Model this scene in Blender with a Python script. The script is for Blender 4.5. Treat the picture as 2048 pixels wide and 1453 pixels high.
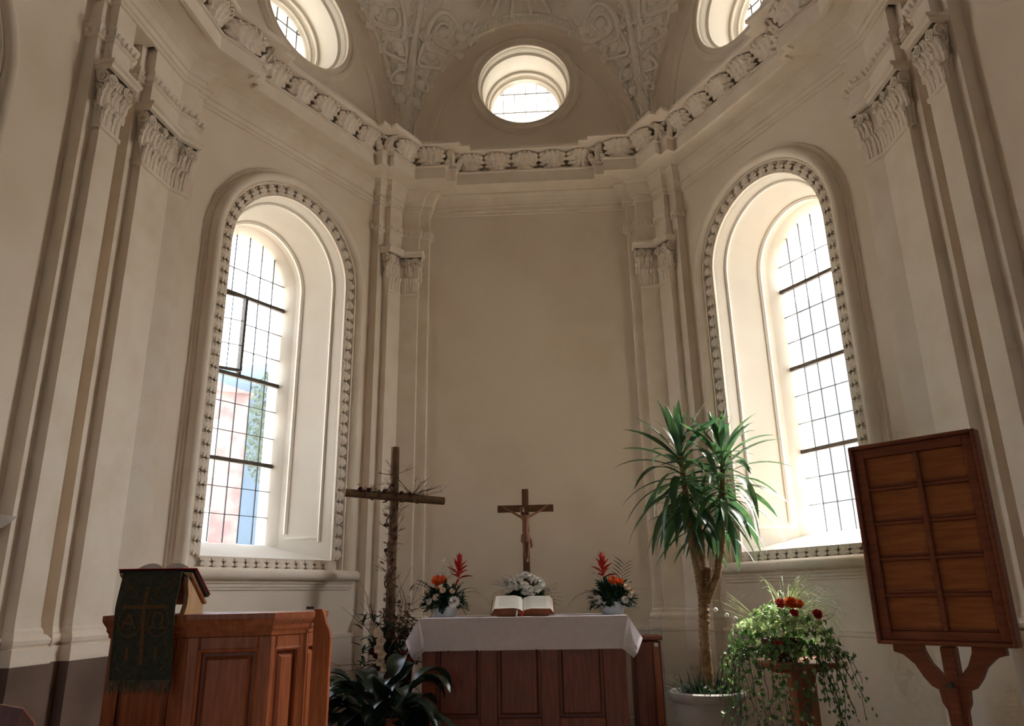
import bpy, bmesh, math, random
from mathutils import Vector, Matrix
from mathutils.geometry import tessellate_polygon
sin, cos, pi = math.sin, math.cos, math.pi
R = math.radians
for o in list(bpy.data.objects): bpy.data.objects.remove(o)
SC = bpy.context.scene
COL = SC.collection
random.seed(7)

# ------------------------------------------------------------------ camera
FPX = 1500.0
PITCH, ROLL, YAW = R(17.3), R(-1.02), R(-3.1)
CAMP = Vector((0, 0, 1.1))
fw = Vector((sin(YAW)*cos(PITCH), cos(YAW)*cos(PITCH), sin(PITCH)))
rt = Vector((cos(YAW), -sin(YAW), 0)); up = rt.cross(fw)
rx = rt*cos(ROLL) + up*sin(ROLL); uy = -rt*sin(ROLL) + up*cos(ROLL)
cd = bpy.data.cameras.new('camera'); cam = bpy.data.objects.new('camera', cd); COL.objects.link(cam)
cd.sensor_width = 36.0; cd.lens = FPX/2048*36.0; cd.clip_start = 0.05; cd.clip_end = 600
cam.matrix_world = Matrix(((rx.x, uy.x, -fw.x, CAMP.x), (rx.y, uy.y, -fw.y, CAMP.y), (rx.z, uy.z, -fw.z, CAMP.z), (0, 0, 0, 1)))
SC.camera = cam

# ------------------------------------------------------------------ sky, sun, exposure
SUN_AZ, SUN_EL = R(45), R(42)           # azimuth from +Y toward +X
w = bpy.data.worlds.new('sky'); SC.world = w; w.use_nodes = True
nt = w.node_tree; bg = nt.nodes['Background']
sk = nt.nodes.new('ShaderNodeTexSky'); sk.sky_type = 'NISHITA'; sk.sun_disc = False
sk.sun_elevation = SUN_EL; sk.sun_rotation = SUN_AZ; sk.dust_density = 4.0; sk.air_density = 1.0
hs = nt.nodes.new('ShaderNodeHueSaturation'); hs.inputs['Saturation'].default_value = 0.45
nt.links.new(sk.outputs[0], hs.inputs['Color']); nt.links.new(hs.outputs[0], bg.inputs['Color'])
bg.inputs['Strength'].default_value = 2.4
sd = bpy.data.lights.new('sun', 'SUN'); sun = bpy.data.objects.new('sun', sd); COL.objects.link(sun)
sd.energy = 30.0; sd.angle = R(0.6); sd.color = (1.0, 0.95, 0.86)
sdir = -Vector((sin(SUN_AZ)*cos(SUN_EL), cos(SUN_AZ)*cos(SUN_EL), sin(SUN_EL)))
sun.rotation_euler = sdir.to_track_quat('-Z', 'Y').to_euler(); sun.location = (8, 10, 12)
SC.view_settings.view_transform = 'Standard'; SC.view_settings.look = 'None'
SC.view_settings.gamma = 1.0; SC.view_settings.use_curve_mapping = False
SC.view_settings.exposure = 0.0
SC.cycles.max_bounces = 8; SC.cycles.diffuse_bounces = 5; SC.cycles.transparent_max_bounces = 12
SC.cycles.caustics_reflective = False; SC.cycles.caustics_refractive = False
SC.cycles.sample_clamp_indirect = 6.0
SC.cycles.use_denoising = True
SC.cycles.use_adaptive_sampling = True; SC.cycles.adaptive_threshold = 0.1; SC.cycles.adaptive_min_samples = 16

# ------------------------------------------------------------------ materials
def mat(name, col, rough=0.6, col2=None, scale=6.0, bump=0.0, bscale=40.0, spec=0.3, stretch=None, trans=0.0, metal=0.0, detail=4.0, contrast=(0.35, 0.65)):
    m = bpy.data.materials.new(name); m.use_nodes = True
    n = m.node_tree; b = n.nodes['Principled BSDF']
    b.inputs['Roughness'].default_value = rough; b.inputs['Specular IOR Level'].default_value = spec
    b.inputs['Metallic'].default_value = metal
    b.inputs['Base Color'].default_value = (*col, 1)
    tc = n.nodes.new('ShaderNodeTexCoord'); mp = n.nodes.new('ShaderNodeMapping')
    n.links.new(tc.outputs['Object'], mp.inputs[0])
    if stretch: mp.inputs['Scale'].default_value = stretch
    src = None
    if col2:
        nz = n.nodes.new('ShaderNodeTexNoise'); nz.inputs['Scale'].default_value = scale; nz.inputs['Detail'].default_value = detail
        n.links.new(mp.outputs[0], nz.inputs['Vector'])
        cr = n.nodes.new('ShaderNodeValToRGB'); cr.color_ramp.elements[0].position = contrast[0]; cr.color_ramp.elements[1].position = contrast[1]
        cr.color_ramp.elements[0].color = (*col, 1); cr.color_ramp.elements[1].color = (*col2, 1)
        n.links.new(nz.outputs['Fac'], cr.inputs[0]); n.links.new(cr.outputs[0], b.inputs['Base Color']); src = cr.outputs[0]
    if bump:
        nb = n.nodes.new('ShaderNodeTexNoise'); nb.inputs['Scale'].default_value = bscale; nb.inputs['Detail'].default_value = 3
        n.links.new(mp.outputs[0], nb.inputs['Vector'])
        bp = n.nodes.new('ShaderNodeBump'); bp.inputs['Strength'].default_value = bump; bp.inputs['Distance'].default_value = 0.01
        n.links.new(nb.outputs['Fac'], bp.inputs['Height']); n.links.new(bp.outputs[0], b.inputs['Normal'])
    if trans:
        tr = n.nodes.new('ShaderNodeBsdfTranslucent'); tr.inputs[0].default_value = (*[min(1, c*1.6) for c in col], 1)
        if src: n.links.new(src, tr.inputs[0])
        mx = n.nodes.new('ShaderNodeMixShader'); mx.inputs[0].default_value = trans
        n.links.new(b.outputs[0], mx.inputs[1]); n.links.new(tr.outputs[0], mx.inputs[2])
        n.links.new(mx.outputs[0], n.nodes['Material Output'].inputs[0])
    return m
def glass_mat(name, tint, gloss):
    m = bpy.data.materials.new(name); m.use_nodes = True; n = m.node_tree
    n.nodes.remove(n.nodes['Principled BSDF'])
    t = n.nodes.new('ShaderNodeBsdfTransparent'); t.inputs[0].default_value = (*tint, 1)
    g = n.nodes.new('ShaderNodeBsdfGlossy'); g.inputs['Roughness'].default_value = 0.08
    fr = n.nodes.new('ShaderNodeFresnel'); fr.inputs[0].default_value = 1.45
    mu = n.nodes.new('ShaderNodeMath'); mu.operation = 'MULTIPLY'; mu.inputs[1].default_value = gloss
    n.links.new(fr.outputs[0], mu.inputs[0])
    mx = n.nodes.new('ShaderNodeMixShader'); n.links.new(mu.outputs[0], mx.inputs[0])
    dl = n.nodes.new('ShaderNodeBsdfTranslucent'); dl.inputs[0].default_value = (0.9, 0.92, 0.95, 1)
    dm = n.nodes.new('ShaderNodeMixShader'); dm.inputs[0].default_value = 0.05          # dusty glass scatters a little daylight
    n.links.new(t.outputs[0], dm.inputs[1]); n.links.new(dl.outputs[0], dm.inputs[2])
    n.links.new(dm.outputs[0], mx.inputs[1]); n.links.new(g.outputs[0], mx.inputs[2])
    n.links.new(mx.outputs[0], n.nodes['Material Output'].inputs[0])
    return m
def page_mat():
    m = mat('printed_page', (0.80, 0.76, 0.66), 0.8)
    n = m.node_tree; b = n.nodes['Principled BSDF']
    tc = n.nodes.new('ShaderNodeTexCoord'); sx = n.nodes.new('ShaderNodeSeparateXYZ'); n.links.new(tc.outputs['UV'], sx.inputs[0])
    def math_(op, a, bb):
        q = n.nodes.new('ShaderNodeMath'); q.operation = op
        for i, v in enumerate((a, bb)):
            if isinstance(v, (int, float)): q.inputs[i].default_value = v
            else: n.links.new(v, q.inputs[i])
        return q.outputs[0]
    l = math_('MULTIPLY', sx.outputs[1], 26.0); l = math_('FRACT', l, 0); l = math_('LESS_THAN', l, 0.45)
    nz = n.nodes.new('ShaderNodeTexNoise'); nz.inputs['Scale'].default_value = 60; n.links.new(tc.outputs['UV'], nz.inputs['Vector'])
    l = math_('MULTIPLY', l, math_('GREATER_THAN', nz.outputs['Fac'], 0.42))
    for axis, lo, hi in ((0, 0.14, 0.86), (1, 0.10, 0.90)):
        l = math_('MULTIPLY', l, math_('GREATER_THAN', sx.outputs[axis], lo)); l = math_('MULTIPLY', l, math_('LESS_THAN', sx.outputs[axis], hi))
    l = math_('MULTIPLY', l, 0.6)
    mx = n.nodes.new('ShaderNodeMix'); mx.data_type = 'RGBA'; n.links.new(l, mx.inputs['Factor'])
    mx.inputs['A'].default_value = (0.80, 0.76, 0.66, 1); mx.inputs['B'].default_value = (0.25, 0.22, 0.2, 1)
    n.links.new(mx.outputs['Result'], b.inputs['Base Color'])
    return m
WOODS = (12, 12, 1.2)
M = dict(
    plaster=mat('plaster', (0.845, 0.735, 0.615), 0.85, (0.76, 0.635, 0.50), 1.3, 0.12, 60, 0.1, contrast=(0.45, 0.8)),
    stucco=mat('stucco', (0.855, 0.755, 0.64), 0.8, (0.77, 0.65, 0.52), 5.0, 0.15, 90, 0.12, contrast=(0.4, 0.8)),
    lit_stucco=mat('lit_vault_stucco', (0.90, 0.83, 0.73), 0.8, (0.84, 0.75, 0.63), 5.0, 0.12, 90, 0.12, contrast=(0.4, 0.8)),  # paler copy of stucco; upward light on the vault put into its colour
    reveal=mat('reveal_plaster', (0.86, 0.80, 0.71), 0.8, (0.82, 0.75, 0.65), 2.0, 0.08, 60, 0.12),
    floor=mat('stone_floor', (0.30, 0.24, 0.19), 0.5, (0.22, 0.17, 0.13), 3.0, 0.1),
    oak=mat('oak', (0.42, 0.125, 0.048), 0.34, (0.29, 0.08, 0.03), 5.0, 0.08, 60, 0.4, WOODS),
    oak_dark=mat('dark_oak', (0.23, 0.055, 0.021), 0.4, (0.15, 0.035, 0.013), 5.0, 0.08, 60, 0.4, WOODS),
    board=mat('hymn_board_oak', (0.27, 0.075, 0.030), 0.45, (0.19, 0.05, 0.02), 6.0, 0.08, 60, 0.35, (1.2, 12, 12)),
    board_panel=mat('hymn_board_panel', (0.44, 0.14, 0.04), 0.45, (0.33, 0.095, 0.028), 6.0, 0.06, 60, 0.35, (1.2, 12, 12)),
    stand=mat('pedestal_oak', (0.30, 0.10, 0.035), 0.45, (0.21, 0.065, 0.022), 5.0, 0.08, 60, 0.35, WOODS),
    log=mat('rough_timber', (0.17, 0.10, 0.052), 0.85, (0.10, 0.06, 0.033), 8.0, 0.5, 40, 0.1, (8, 8, 1.5)),
    carved=mat('carved_limewood', (0.30, 0.14, 0.075), 0.55, (0.22, 0.095, 0.05), 9.0, 0.1, 80, 0.3),
    pale_wood=mat('pale_wood', (0.48, 0.32, 0.18), 0.6, (0.38, 0.23, 0.12), 5.0, 0.08, 60, 0.3, WOODS),
    brown_dado=mat('dark_brown_plaster', (0.22, 0.15, 0.12), 0.9, (0.15, 0.10, 0.078), 2.2, 0.12, 60, 0.1),
    walnut=mat('walnut', (0.17, 0.075, 0.032), 0.5, (0.12, 0.05, 0.022), 6.0, 0.08, 60, 0.3, WOODS),
    linen=mat('linen', (0.80, 0.72, 0.74), 0.9, (0.76, 0.67, 0.69), 30, 0.15, 300, 0.1, trans=0.12),
    green=mat('green_brocade', (0.072, 0.070, 0.050), 0.95, (0.050, 0.052, 0.036), 60, 0.3, 400, 0.05),
    gold=mat('gold_thread', (0.16, 0.085, 0.035), 0.85, (0.12, 0.064, 0.026), 90, 0.3, 300, 0.2),
    fringe=mat('fringe_thread', (0.05, 0.06, 0.035), 0.95, (0.16, 0.14, 0.10), 30, 0, 40, 0.05),
    paper=mat('page_edges', (0.78, 0.71, 0.58), 0.85, (0.68, 0.60, 0.46), 60, 0.2, 300, 0.1, (1, 1, 10)),
    page=page_mat(),
    leather=mat('brown_leather', (0.24, 0.075, 0.03), 0.5, (0.18, 0.05, 0.02), 30, 0.2, 200, 0.3),
    red=mat('red_binding', (0.42, 0.015, 0.02), 0.4), black=mat('black_binding', (0.012, 0.012, 0.014), 0.5),
    ribbon=mat('red_ribbon', (0.55, 0.02, 0.02), 0.6), ribbon_w=mat('white_ribbon', (0.75, 0.70, 0.62), 0.7),
    ceramic=mat('white_ceramic', (0.78, 0.80, 0.84), 0.35, spec=0.4),
    terracotta=mat('terracotta', (0.34, 0.11, 0.05), 0.8, (0.26, 0.085, 0.04), 12, 0.2),
    planter=mat('grey_clay', (0.32, 0.28, 0.255), 0.75, (0.25, 0.22, 0.20), 8, 0.2),
    soil=mat('soil', (0.03, 0.02, 0.014), 0.95, (0.05, 0.035, 0.02), 30, 0.6, 60),
    lead=mat('lead_came', (0.035, 0.033, 0.032), 0.55), iron=mat('iron_bar', (0.07, 0.055, 0.042), 0.6, (0.11, 0.085, 0.06), 20),
    glass=glass_mat('old_glass', (0.93, 0.955, 0.96), 0.5),
    yucca=mat('yucca_leaf', (0.06, 0.125, 0.035), 0.30, (0.035, 0.078, 0.04), 9, 0, 40, 0.6, trans=0.38),
    bark=mat('yucca_bark', (0.33, 0.20, 0.11), 0.85, (0.19, 0.10, 0.05), 25, 0.6, 60, 0.1),
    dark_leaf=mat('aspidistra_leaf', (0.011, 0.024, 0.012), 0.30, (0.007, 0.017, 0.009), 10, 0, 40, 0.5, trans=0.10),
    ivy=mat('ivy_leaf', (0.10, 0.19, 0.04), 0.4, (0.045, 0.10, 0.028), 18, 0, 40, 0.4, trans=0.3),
    ivy_light=mat('variegated_sunlit_ivy', (0.50, 0.58, 0.30), 0.45, (0.22, 0.36, 0.10), 25, 0, 40, 0.4, trans=0.35),  # variegation paled further, with sunlight put into the leaf colour
    fern=mat('fir_green', (0.030, 0.058, 0.026), 0.6, (0.018, 0.04, 0.02), 18, 0, 40, 0.3, trans=0.12),
    grass_m=mat('grass_blade', (0.32, 0.36, 0.16), 0.5, (0.20, 0.24, 0.09), 12, 0, 40, 0.3, trans=0.35),
    twig=mat('dry_twig', (0.10, 0.055, 0.035), 0.85, (0.06, 0.03, 0.02), 20),
    dry_rose=mat('dried_rose', (0.085, 0.010, 0.012), 0.8, (0.05, 0.008, 0.008), 20),
    dry_leaf=mat('dried_leaf', (0.16, 0.085, 0.045), 0.8, (0.22, 0.10, 0.06), 12, trans=0.15),
    white_p=mat('white_petal', (0.82, 0.78, 0.70), 0.7, (0.78, 0.72, 0.66), 30, trans=0.2),
    cream_p=mat('cream_petal', (0.74, 0.58, 0.44), 0.7, (0.70, 0.50, 0.36), 30, trans=0.2),
    orange_p=mat('orange_petal', (0.78, 0.16, 0.03), 0.6, (0.70, 0.10, 0.02), 30, trans=0.25),
    red_p=mat('red_petal', (0.45, 0.03, 0.02), 0.6, (0.36, 0.02, 0.018), 20, trans=0.2),
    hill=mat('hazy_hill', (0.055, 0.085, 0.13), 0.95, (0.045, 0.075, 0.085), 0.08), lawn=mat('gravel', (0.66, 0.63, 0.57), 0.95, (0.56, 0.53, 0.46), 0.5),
    tree=mat('tree_foliage', (0.05, 0.08, 0.035), 0.9, (0.03, 0.055, 0.025), 1.5),
    stone=mat('red_rubble_wall', (0.12, 0.065, 0.062), 0.95, (0.21, 0.15, 0.14), 2.2, 0.5, 6), slate=mat('roof_tile', (0.10, 0.06, 0.05), 0.9, (0.075, 0.045, 0.04), 4),
    render_w=mat('pale_render', (0.62, 0.58, 0.52), 0.9, (0.56, 0.52, 0.46), 1.0), dark_glass=mat('dark_window', (0.05, 0.06, 0.07), 0.2),
    shell=mat('opal_shell', (0.78, 0.72, 0.66), 0.5, trans=0.2),
)

# ------------------------------------------------------------------ mesh helpers
class MB:
    def __init__(s): s.v = []; s.f = []; s.uv = None
    def add(s, vs, fs):
        k = len(s.v); s.v += [tuple(v) for v in vs]; s.f += [tuple(i + k for i in f) for f in fs]; return s
    def grid(s, fn, nu, nv, flip=False):
        vs = [fn(i/nu, j/nv) for j in range(nv+1) for i in range(nu+1)]
        fs = []
        for j in range(nv):
            for i in range(nu):
                a = j*(nu+1)+i; q = (a, a+1, a+nu+2, a+nu+1); fs.append(q[::-1] if flip else q)
        return s.add(vs, fs)
    def box(s, c, d, m=None):
        x, y, z = d[0]/2, d[1]/2, d[2]/2
        vs = [Vector((c[0]+a*x, c[1]+b*y, c[2]+e*z)) for a in (-1, 1) for b in (-1, 1) for e in (-1, 1)]
        if m: vs = [m @ v for v in vs]
        return s.add(vs, [(0, 1, 3, 2), (4, 6, 7, 5), (0, 4, 5, 1), (2, 3, 7, 6), (0, 2, 6, 4), (1, 5, 7, 3)])
    def bbox(s, c, d, bev=0.006, m=None):
        """box with chamfered edges"""
        bm = bmesh.new(); bmesh.ops.create_cube(bm, size=1.0)
        bmesh.ops.scale(bm, vec=d, verts=bm.verts)
        bmesh.ops.bevel(bm, geom=list(bm.edges), offset=bev, segments=1, affect='EDGES')
        bmesh.ops.translate(bm, vec=c, verts=bm.verts)
        vs = [v.co.copy() for v in bm.verts]
        if m: vs = [m @ v for v in vs]
        bm.verts.index_update()
        s.add(vs, [[v.index for v in f.verts] for f in bm.faces]); bm.free(); return s
    def tube(s, path, rad, n=6, caps=True):
        path = [Vector(p) for p in path]; N = len(path)
        rads = rad if isinstance(rad, (list, tuple)) else [rad]*N
        t0 = (path[1]-path[0]).normalized()
        a = t0.orthogonal().normalized(); vs = []
        for i, p in enumerate(path):
            t = (path[min(i+1, N-1)]-path[max(i-1, 0)]).normalized()
            a = (a - t*a.dot(t)).normalized(); b = t.cross(a)
            vs += [p + (a*cos(2*pi*k/n) + b*sin(2*pi*k/n))*rads[i] for k in range(n)]
        fs = [(i*n+k, i*n+(k+1) % n, (i+1)*n+(k+1) % n, (i+1)*n+k) for i in range(N-1) for k in range(n)]
        if caps: fs += [tuple(range(n))[::-1], tuple((N-1)*n+k for k in range(n))]
        return s.add(vs, fs)
    def lathe(s, prof, n=24, c=(0, 0, 0), m=None):
        vs = [Vector((c[0]+r*cos(2*pi*k/n), c[1]+r*sin(2*pi*k/n), c[2]+z)) for r, z in prof for k in range(n)]
        if m: vs = [m @ v for v in vs]
        N = len(prof)
        fs = [(i*n+k, i*n+(k+1) % n, (i+1)*n+(k+1) % n, (i+1)*n+k) for i in range(N-1) for k in range(n)]
        fs += [tuple(range(n))[::-1], tuple((N-1)*n+k for k in range(n))]
        return s.add(vs, fs)
    def prism(s, poly, fn, d0, d1):
        """poly of 2d points -> closed prism; fn(x, y, depth) -> 3d"""
        n = len(poly); vs = [fn(x, y, d0) for x, y in poly] + [fn(x, y, d1) for x, y in poly]
        tr = tessellate_polygon([[Vector((x, y, 0)) for x, y in poly]])
        fs = [t for t in tr] + [tuple(i+n for i in t[::-1]) for t in tr]
        fs += [(i, (i+1) % n, (i+1) % n+n, i+n) for i in range(n)]
        return s.add(vs, fs)
    def loft(s, rows, closed=False):
        n = len(rows[0]); vs = [p for r in rows for p in r]
        fs = [(i*n+k, i*n+(k+1) % n, (i+1)*n+(k+1) % n, (i+1)*n+k) for i in range(len(rows)-1) for k in range(n if closed else n-1)]
        return s.add(vs, fs)
def mesh(name, mb, m=None, smooth=False):
    me = bpy.data.meshes.new(name); me.from_pydata(mb.v, [], mb.f)
    if m: me.materials.append(M[m] if isinstance(m, str) else m)
    bm = bmesh.new(); bm.from_mesh(me); bmesh.ops.recalc_face_normals(bm, faces=bm.faces); bm.to_mesh(me); bm.free()
    if smooth:
        for p in me.polygons: p.use_smooth = True
        try: me.set_sharp_from_angle(angle=R(42))
        except Exception: pass
    me.update(); return me
def place(name, me, parent=None, mw=None):
    o = bpy.data.objects.new(name, me); COL.objects.link(o)
    if parent: o.parent = parent
    if mw is not None: o.matrix_local = mw
    return o
def obj(name, mb, m, parent=None, smooth=False, mw=None): return place(name, mesh(name, mb, m, smooth), parent, mw)
def tag(o, label, cat=None, group=None, kind=None):
    o['label'] = label
    if cat: o['category'] = cat
    if group: o['group'] = group
    if kind: o['kind'] = kind
    return o
def thing(name, label, cat, loc=(0, 0, 0), rz=0.0, group=None):
    o = bpy.data.objects.new(name, None); COL.objects.link(o); o.location = loc; o.rotation_euler = (0, 0, rz); o.empty_display_size = 0.1
    return tag(o, label, cat, group)
def struct(o, label): return tag(o, label, kind='structure')
def stuff(o): o['kind'] = 'stuff'; return o

# ------------------------------------------------------------------ plan of the apse: five wall frames round a half hexagon
class Fr:
    def __init__(s, v, d, n): s.d = Vector((*d, 0)); s.n = Vector((*n, 0)); s.o = Vector((*v, 0)) - s.n*0.15
    def P(s, u, o, z): return s.o + s.d*u + s.n*o + Vector((0, 0, z))
    def mw(s, u, o, z, sx=1.0, sy=1.0, sz=1.0, rot=0.0):
        """matrix: local x along the wall, y out of the wall, z up (rot turns x,z in the wall plane)"""
        p = s.P(u, o, z); c, q = cos(rot), sin(rot); Z = Vector((0, 0, 1))
        X = s.d*c + Z*q; W = -s.d*q + Z*c
        return Matrix(((X.x*sx, s.n.x*sy, W.x*sz, p.x), (X.y*sx, s.n.y*sy, W.y*sz, p.y), (X.z*sx, s.n.z*sy, W.z*sz, p.z), (0, 0, 0, 1)))
VL, BL, BR, VR = (-2.71, 4.64), (-1.463, 6.8), (1.08, 6.8), (2.33, 4.64)
S4, C4 = sin(R(4)), cos(R(4)); H = 0.8660254
L2 = Fr(VL, (-S4, -C4), (C4, -S4)); L1 = Fr(VL, (0.5, H), (H, -0.5)); B = Fr(BL, (1, 0), (0, -1))
R1 = Fr(BR, (0.5, -H), (-H, -0.5)); R2 = Fr(VR, (S4, -C4), (-C4, -S4))
NL1, NB, NR1 = 2.494, 2.543, 2.496
O1, O2 = 0.085, 0.15                     # projection of the two pilaster layers
C60, C26 = 0.0866, 0.0346
ZD, ZC, ZT = 0.83, 4.88, 5.39            # dado ledge, foot and top of the cornice

def xy(fr, u, o): p = fr.P(u, o, 0); return (p.x, p.y)
def side2(fr, merged):
    a = [(4.3, 0), (.83, 0), (.83, O1), (.765, O1), (.765, O2)]
    b = [(.585, O2), (.585, O1), (.52, O1), (.52, 0), (.405, 0), (.405, O1), (.335, O1), (.335, O2)]
    return [xy(fr, *p) for p in (a if merged else a + b)]
def wall_run(fr, n, w0, w1, e0, e1):
    return [xy(fr, *p) for p in ((w0, O2), (w0, O1), (e0, O1), (e0, 0), (n-e1, 0), (n-e1, O1), (n-w1, O1), (n-w1, O2))]
RUN_L1 = wall_run(L1, NL1, .135, .175, .225, .265); RUN_B = wall_run(B, NB, .172, .178, .265, .265); RUN_R1 = wall_run(R1, NR1, .168, .135, .264, .225)
def outline(merged):
    return side2(L2, merged) + [VL] + RUN_L1 + [BL] + RUN_B + [BR] + RUN_R1 + [VR] + side2(R2, merged)[::-1]
def offset(pts, e):
    ps = [Vector((p[0], p[1])) for p in pts]
    if abs(e) < 1e-9: return ps
    seg = []
    for a, b in zip(ps, ps[1:]):
        d = (b-a).normalized(); n = Vector((d.y, -d.x)); seg.append((a+n*e, d))
    out = [seg[0][0]]
    for (p, d), (q, f) in zip(seg, seg[1:]):
        cr = d.x*f.y - d.y*f.x
        out.append(q if abs(cr) < 1e-6 else p + d*(((q-p).x*f.y - (q-p).y*f.x)/cr))
    d = seg[-1][1]; n = Vector((d.y, -d.x)); out.append(ps[-1]+n*e)
    return out
def sweep(mb, pts, prof):
    return mb.loft([[Vector((p.x, p.y, z)) for p in offset(pts, e)] for e, z in prof])

# ------------------------------------------------------------------ walls with openings
def arch_pts(cu, hw, z0, zs, n=20):
    return [(cu-hw, z0), (cu+hw, z0)] + [(cu+hw*cos(pi*k/n), zs+hw*sin(pi*k/n)) for k in range(n+1)]
def circ_pts(cu, zc, r, n=40): return [(cu+r*cos(2*pi*k/n), zc+r*sin(2*pi*k/n)) for k in range(n)]
def panel(mb, fr, outer, holes, o):
    loops = [outer] + holes
    tr = tessellate_polygon([[Vector((u, z, 0)) for u, z in l] for l in loops])
    fl = [p for l in loops for p in l]
    return mb.add([fr.P(u, o, z) for u, z in fl], tr)
WCU = {'L1': 1.27, 'R1': 1.22, 'L2': 2.15, 'R2': 2.15}
WHW, WZ0, WZS = 0.62, 1.41, 3.85          # opening in the wall face
GHW, GZ0, GZS, GO = 0.43, 1.56, 3.87, -0.60   # glass
OCZ, OCR, GOR = 6.46, 0.50, 0.39
def ell(n, k=40, a=None, b=1.82):
    a = a or n/2+0.02
    return [(n/2 - a*cos(pi*i/k), ZT-0.02 + b*sin(pi*i/k)) for i in range(k+1)]
def wall(name, fr, u0, u1, wcu, ztop, label, wins=None):
    mb = MB(); holes = [arch_pts(c, WHW, WZ0, WZS) for c in (wins or ([wcu] if wcu else []))]
    panel(mb, fr, [(u0, 0), (u1, 0), (u1, ztop), (u0, ztop)], holes, 0)
    outer = [arch_pts(c, 0.60, 1.45, GZS) for c in (wins or ([wcu] if wcu else []))]
    panel(mb, fr, [(u0-0.5, 0), (u1+0.5, 0), (u1+0.5, ztop), (u0-0.5, ztop)], outer, -0.95)
    return struct(obj(name, mb, 'plaster'), label)
wall('wall_back', B, -C60, NB+C60, None, ZT, 'plain cream plaster wall behind the altar')
wall('wall_left', L1, -C26, NL1+C60, WCU['L1'], ZT, 'cream plaster wall with the arched window beside the lectern')
wall('wall_right', R1, -C60, NR1+C26, WCU['R1'], ZT, 'cream plaster wall with the arched window behind the yucca')
wall('wall_left_choir', L2, -C26, 4.3, None, 9.4, 'cream plaster choir wall beyond the pilasters at the edge')
wall('wall_right_choir', R2, -C26, 4.3, None, 9.4, 'cream plaster choir wall behind the hymn board')
def lunette(name, fr, n, label):
    mb = MB(); cu = n/2
    pts = [(-0.05, ZT-0.02), (n+0.05, ZT-0.02)] + ell(n, 40, n/2+0.05, 1.9)[::-1]
    panel(mb, fr, pts, [circ_pts(cu, OCZ, OCR)], 0.0)
    panel(mb, fr, [(-.5, ZT-.1), (n+.5, ZT-.1), (n+.5, 8.2), (-.5, 8.2)], [circ_pts(cu, OCZ, 0.5)], -0.80)
    # curved soffit between the lunette and the vault edge, with a thin fillet
    def soff(i, j):
        a = n/2 - 0.03 - 0.09*(1-j)**2; b = 1.80 - 0.10*(1-j)**2; t = pi*i
        return fr.P(n/2-a*cos(t), 0.13*j, ZT-0.02+b*sin(t))
    mb.grid(soff, 40, 4)
    def fil(i, j):
        r = [0.0, 0.012, 0.03, 0.034][j]; q = [0.0, 0.014, 0.014, 0.0][j]; t = pi*i
        return fr.P(n/2-(n/2-0.20-r)*cos(t), q, ZT-0.02+(1.62-r)*sin(t))
    mb.loft([[fil(i/40, j) for i in range(41)] for j in range(4)])
    return struct(obj(name, mb, 'plaster'), label)
lunette('wall_lunette_back', B, NB, 'cream lunette wall over the altar with a round window')
lunette('wall_lunette_left', L1, NL1, 'cream lunette wall above the lectern side cornice')
lunette('wall_lunette_right', R1, NR1, 'cream lunette wall above the yucca side cornice')
mb = MB(); mb.add([(-7, -9.6, 0), (7, -9.6, 0), (7, 8, 0), (-7, 8, 0)], [(0, 1, 2, 3)]); struct(obj('floor', mb, 'floor'), 'dark stone floor of the chapel')
xl, xr, yn = L2.P(4.3, 0, 0), R2.P(4.3, 0, 0), L2.P(4.3, 0, 0).y
def nave_wall(name, pts, label): struct(obj(name, MB().add([(x, y, z) for x, y in pts for z in (0, 9.4)], [(0, 2, 3, 1)]), 'plaster'), label)
NE = Fr((-6, -9.15), (1, 0), (0, 1))
wall('wall_nave_end', NE, 0, 12, None, 9.4, 'plain plaster wall with two added arched fill light windows at the far end of the nave', wins=[4.6, 7.4])
nave_wall('wall_nave_left', [(-6, -9.3), (-6, yn)], 'plain plaster nave wall on the lectern side')
nave_wall('wall_nave_right', [(6, -9.3), (6, yn)], 'plain plaster nave wall on the hymn board side')
nave_wall('wall_nave_return_left', [(-6, yn), (xl.x, yn)], 'plain plaster return wall of the choir arch on the lectern side')
nave_wall('wall_nave_return_right', [(xr.x, yn), (6, yn)], 'plain plaster return wall of the choir arch on the hymn board side')
mb = MB(); mb.add([(-7, -9.6, 9.35), (7, -9.6, 9.35), (7, 4.75, 9.35), (-7, 4.75, 9.35)], [(0, 1, 2, 3)])
struct(obj('ceiling_nave', mb, 'plaster'), 'plain plaster ceiling over the nave')

mb = MB()  # eaves added to keep direct sun off the round windows
for fr, n in ((B, NB), (L1, NL1), (R1, NR1)):
    for z in (7.12, 7.3): mb.add([fr.P(u, o, z) for u, o in ((-.5, -.78), (n+.5, -.78), (n+1.2, -2.1), (-1.2, -2.1))], [(0, 1, 2, 3)])
    mb.add([fr.P(u, -2.1, z) for u, z in ((-1.2, 7.12), (n+1.2, 7.12), (n+1.2, 7.3), (-1.2, 7.3))], [(0, 1, 2, 3)])
struct(obj('shading_eaves', mb, 'render_w'), 'projecting roof eaves added outside to shade the round windows')

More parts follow.
